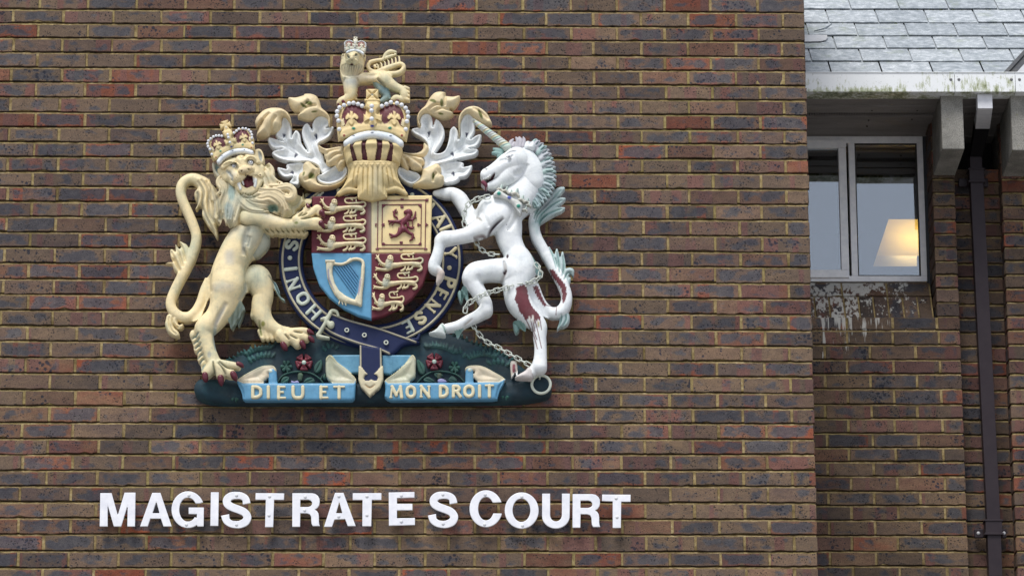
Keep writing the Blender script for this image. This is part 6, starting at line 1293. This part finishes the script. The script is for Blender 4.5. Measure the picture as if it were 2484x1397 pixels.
for i, (x, y) in enumerate(cr):
    f_ = i/(N_-1); an = math.radians(62-105*min(f_*1.15, 1)-(25*max(0, f_-.6))); ln = 62+30*math.sin(f_*3.1)
    c_, s_ = math.cos(an), -math.sin(an); colr = tuple(HM[j]*(1-f_)*.9+(.38, .50, .51)[j]*(.1+.9*f_) for j in range(3)) if i % 3 else (.34, .46, .45)
    lock([(x-18*c_, y-18*s_, 24), (x+ln*.4*c_, y+ln*.4*s_-8, 20), (x+ln*.8*c_, y+ln*.8*s_+2, 14), (x+ln*1.08*c_, y+ln*1.08*s_+10, 5)], 82+(i % 2)*3, colr)
    R.line(t(U, [(x+10*c_, y+10*s_), (x+ln*.9*c_, y+ln*.9*s_+4)]), 1.3, -4, col=(.20, .32, .32))
for p in ([(795,300,22),(800,265,18),(820,240,8)], [(815,300,20),(830,270,12)], [(850,300,18),(860,250,18),(845,225,8)], [(875,300,18),(885,250,16),(872,222,8)], [(905,295,16),(915,245,12),(905,222,6)]): lock(p, 84, HM)
for p in ([(720,340,24),(690,330,20),(655,318,8)], [(715,360,22),(680,352,16),(645,350,7)], [(720,375,18),(690,378,10)]): lock(p, 82, HT)
R.emit('mane', PT_WHT, uni, thick=12)
R = Rel(1142, 285, 1240, 372, 1.0, (.50, .56, .50))
hp = [(770,305,38),(700,245,33),(630,190,28),(560,135,23),(515,100,18),(488,78,13)]; R.chain(t(U, hp), z=88, k=0, flat=1)
cols = [HM, (.40, .58, .52), (.62, .54, .32), (.60, .62, .58)]; HP = spl(t(U, hp), 8, False)
for i in range(2, len(HP)-2, 2):
    x, y, r_ = HP[i]; d_ = (HP[i+1]-HP[i-1])[:2]; d_ /= np.linalg.norm(d_); n_ = np.array([-d_[1], d_[0]]); R.line([(x+n_[0]*r_-d_[0]*r_*.6, y+n_[1]*r_-d_[1]*r_*.6), (x-n_[0]*r_+d_[0]*r_*.6, y-n_[1]*r_+d_[1]*r_*.6)], 1.8, -1.6, col=cols[(i//2) % 4], taper=False)
R.emit('horn', PT_WHT, uni, thick=8)
# coronet collar
R = Rel(1185, 445, 1300, 528, 1.0, (.62, .63, .60))
R.poly(t(U, [(650,712),(690,668),(735,690),(800,730),(870,760),(900,800),(885,880),(860,860),(820,800),(760,755),(700,730)]), 112, 7, 7)
for x, y, r_ in ((715,655,28),(760,668,26),(845,690,34),(800,690,22),(895,745,30),(940,760,22),(955,790,20),(925,830,20)):
    for k_ in range(3): q_ = math.radians(90+120*k_-20); R.chain(t(U, [(x, y, r_*.35), (x+r_*math.cos(q_), y-r_*math.sin(q_), r_*.28)]), z=114, k=1, flat=.9, smooth=False, col=(.60, .58, .50) if k_ else (.50, .60, .55))
for x, y, c_ in ((700,705,(.02,.30,.24)), (788,738,(.05,.08,.45)), (865,812,(.02,.28,.20))): R.blob(*t(U, [(x, y)])[0], 5, 5, 4, c_)
R.line(t(U, [(655,718),(760,755),(830,815),(880,880)]), 1.6, 3, taper=False); R.emit('collar', PT_GOLD, uni, thick=14)
# chain and ring
LINKM = mat_paint('pale_chain_paint', .4, .35, (.3, .3, .25), flat=(.55, .59, .53)); li = 0
def chain_run(f, path, z0, z1, ln=50, w_=17):
    P = np.array(t(f, path)); Q = spl(P, 10, False); L_ = np.concatenate([[0], np.cumsum(np.hypot(*(Q[1:]-Q[:-1])[:, :2].T))]); ln = ln/f[2]; w_ = w_/f[2]; n = max(1, int(L_[-1]/(ln*.78)))
    for i in range(n):
        s_ = (i+.5)/n; d0 = s_*L_[-1]; x = np.interp(d0, L_, Q[:, 0]); y = np.interp(d0, L_, Q[:, 1])
        x2 = np.interp(min(d0+1, L_[-1]), L_, Q[:, 0]); y2 = np.interp(min(d0+1, L_[-1]), L_, Q[:, 1]); x1 = np.interp(max(d0-1, 0), L_, Q[:, 0]); y1 = np.interp(max(d0-1, 0), L_, Q[:, 1])
        tx, ty = x2-x1, y2-y1; m_ = math.hypot(tx, ty); tx /= m_; ty /= m_; z = z0+(z1-z0)*s_; wide = w_ if i % 2 == 0 else w_*.35; dz = w_*.25 if i % 2 == 0 else w_*.9
        pts = []
        for a_, b_, c_ in ((-.5, -.55, 0), (-.38, -1, 0), (.38, -1, 0), (.5, -.55, 0), (.5, .55, 0), (.38, 1, 0), (-.38, 1, 0), (-.5, .55, 0)):
            px, py = x+tx*a_*ln*1.08-ty*b_*wide, y+ty*a_*ln*1.08+tx*b_*wide; zz = z+b_*dz; X_, Z_ = W(px, py, -z*S); pts.append((X_, -zz*S, Z_))
        MB().tube(pts, 1.45*S, 6, True).build('chain_link', LINKM, uni, smooth=True)
chain_run(U, [(620,725),(560,732),(500,752),(440,790),(410,850),(402,910),(410,975)], 110, 96)
chain_run(U, [(500,1090),(540,1160),(610,1205),(700,1212)], 70, 84); chain_run(V_, [(1010,70),(1048,120),(1045,180),(1000,215),(930,240),(850,252),(780,270),(700,290),(620,312),(540,345),(470,385),(425,420),(412,480)], 92, 110, 52)
chain_run(V_, [(470,570),(520,650),(590,725),(680,770),(760,815),(850,865),(920,905),(965,930)], 70, 62, 58)
x, z = W(*t(V_, [(1057,1090)])[0], -54*S); r_ = 21.3*S*1.0
MB().tube([(x+r_*math.cos(a_), -54*S, z+r_*math.sin(a_)) for a_ in [2*math.pi*i/36 for i in range(36)]], 3.4*S, 10, True).build('ring', mat_paint('ring_paint', .4, .5, (.42, .36, .18), flat=(.60, .64, .55)), arms, smooth=True)
x2, z2 = W(*t(V_, [(1045,1012)])[0], -56*S); MB().tube([(x2, -40*S, z2+.01), (x2, -62*S, z2+.012), (x2, -62*S, z2-.012), (x2, -46*S, z2-.014)], 2.2*S, 8).build('staple', LINKM, arms, smooth=True)
# ---------------------------------------------------------------- motto scroll
BL2 = (.10, .28, .42)
R = Rel(572, 855, 880, 980, 1.3, SKY)
bk = (.52, .50, .36)
R.poly(t(P_, [(1685,403),(2080,400),(2080,622),(1860,622),(1760,500)]), 50, 3, 4, smooth=False, col=BL2)
R.poly(t(P_, [(1640,470),(1655,425),(1695,403),(1740,440),(1780,500),(1860,560),(1940,625),(2003,690),(1990,750),(1850,752),(1740,745),(1650,670)]), 55, 5, 7, n=3, col=bk, dish=4); R.line(t(P_, [(1645,470),(1690,415),(1780,500),(1900,590),(2003,690)]), 1.8, 3, col=(.66, .60, .38), taper=False)
R.poly(t(P_, [(570,708),(650,650),(750,595),(850,545),(940,530),(1010,535),(1045,575),(1040,625),(985,640),(948,620),(945,670),(900,715),(860,750),(640,748)]), 55, 5, 8, n=3, col=(.64, .55, .40), dish=4); R.line(t(P_, [(575,705),(750,600),(900,535),(1000,540),(1035,590)]), 1.8, 3, col=(.66, .62, .42), taper=False)
R.chain(t(P_, [(1000,610,48),(1003,700,52),(1005,750,52)]), z=56, k=0, flat=.6); R.blob(*t(P_, [(975,600)])[0], 5, 4, 2, (.55, .62, .52))
R.poly(t(P_, [(568,712),(640,742),(1985,742),(2003,700),(2003,760),(1990,920),(1960,952),(1900,954),(670,955),(640,930),(632,870),(605,800),(575,745)]), 62, 5, 7, smooth=False)
R.line(t(P_, [(600,750),(640,840),(655,930)]), 2.6, -3)
scl = R.emit('motto_scroll', PT_BLUE, arms, thick=16)
R = Rel(928, 855, 1232, 980, 1.3, SKY)
R.poly(t(Q_, [(230,403),(600,403),(590,440),(450,560),(330,640),(230,622)]), 50, 3, 4, smooth=False, col=BL2)
R.poly(t(Q_, [(598,403),(640,450),(636,560),(632,660),(580,710),(530,745),(290,745),(266,712),(330,660),(450,575),(560,470)]), 55, 5, 7, n=3, col=bk, dish=4); R.line(t(Q_, [(275,705),(400,620),(520,510),(600,410),(636,470)]), 1.8, 3, col=(.66, .60, .38), taper=False)
R.poly(t(Q_, [(1235,590),(1240,555),(1280,535),(1390,530),(1480,555),(1580,610),(1715,692),(1650,735),(1430,735),(1350,690),(1340,640),(1350,600),(1310,605),(1290,640)]), 55, 5, 8, n=3, col=(.64, .55, .40), dish=4); R.line(t(Q_, [(1245,570),(1300,537),(1420,535),(1560,598),(1710,690)]), 1.8, 3, col=(.66, .62, .42), taper=False)
R.chain(t(Q_, [(1285,600,46),(1285,690,50),(1284,740,50)]), z=56, k=0, flat=.6); R.blob(*t(Q_, [(1290,590)])[0], 5, 4, 2, (.55, .62, .52))
R.poly(t(Q_, [(266,715),(300,742),(1640,732),(1722,690),(1690,760),(1650,830),(1630,890),(1620,935),(1560,945),(340,955),(300,940),(262,905),(272,820)]), 62, 5, 7, smooth=False)
R.line(t(Q_, [(1700,710),(1640,800),(1610,930)]), 2.6, -3)
scr_ = R.emit('motto_scroll', PT_BLUE, arms, thick=16)
def motto(f, parent, items):
    for ch, x0_, x1_, y0_, y1_ in items:
        (xa, ya), (xb, yb_) = t(f, [(x0_, y0_), (x1_, y1_)]); R = Rel(xa-5, ya-5, xb+5, yb_+5, .8, (.66, .60, .40)); sw = 4.0
        put_letter(R, ch, (xa+xb)/2, (ya+yb_)/2, (xb-xa-2*sw)*(1.0 if ch != 'I' else 1.0), (yb_-ya-2*sw*.8), 0, sw, 70); R.emit('letter', PT_LET, parent, thick=5, zsm=2)
motto(P_, scl, [('D',728,890,768,925), ('I',918,978,768,928), ('E',1028,1188,768,932), ('U',1212,1398,768,932), ('E',1538,1700,768,930), ('T',1718,1884,768,930)])
motto(Q_, scr_, [('M',310,497,765,925), ('O',510,650,765,920), ('N',672,830,762,920), ('D',905,1048,760,915), ('R',1056,1205,760,915), ('O',1205,1355,758,913), ('I',1375,1440,757,915), ('T',1460,1592,752,915)])
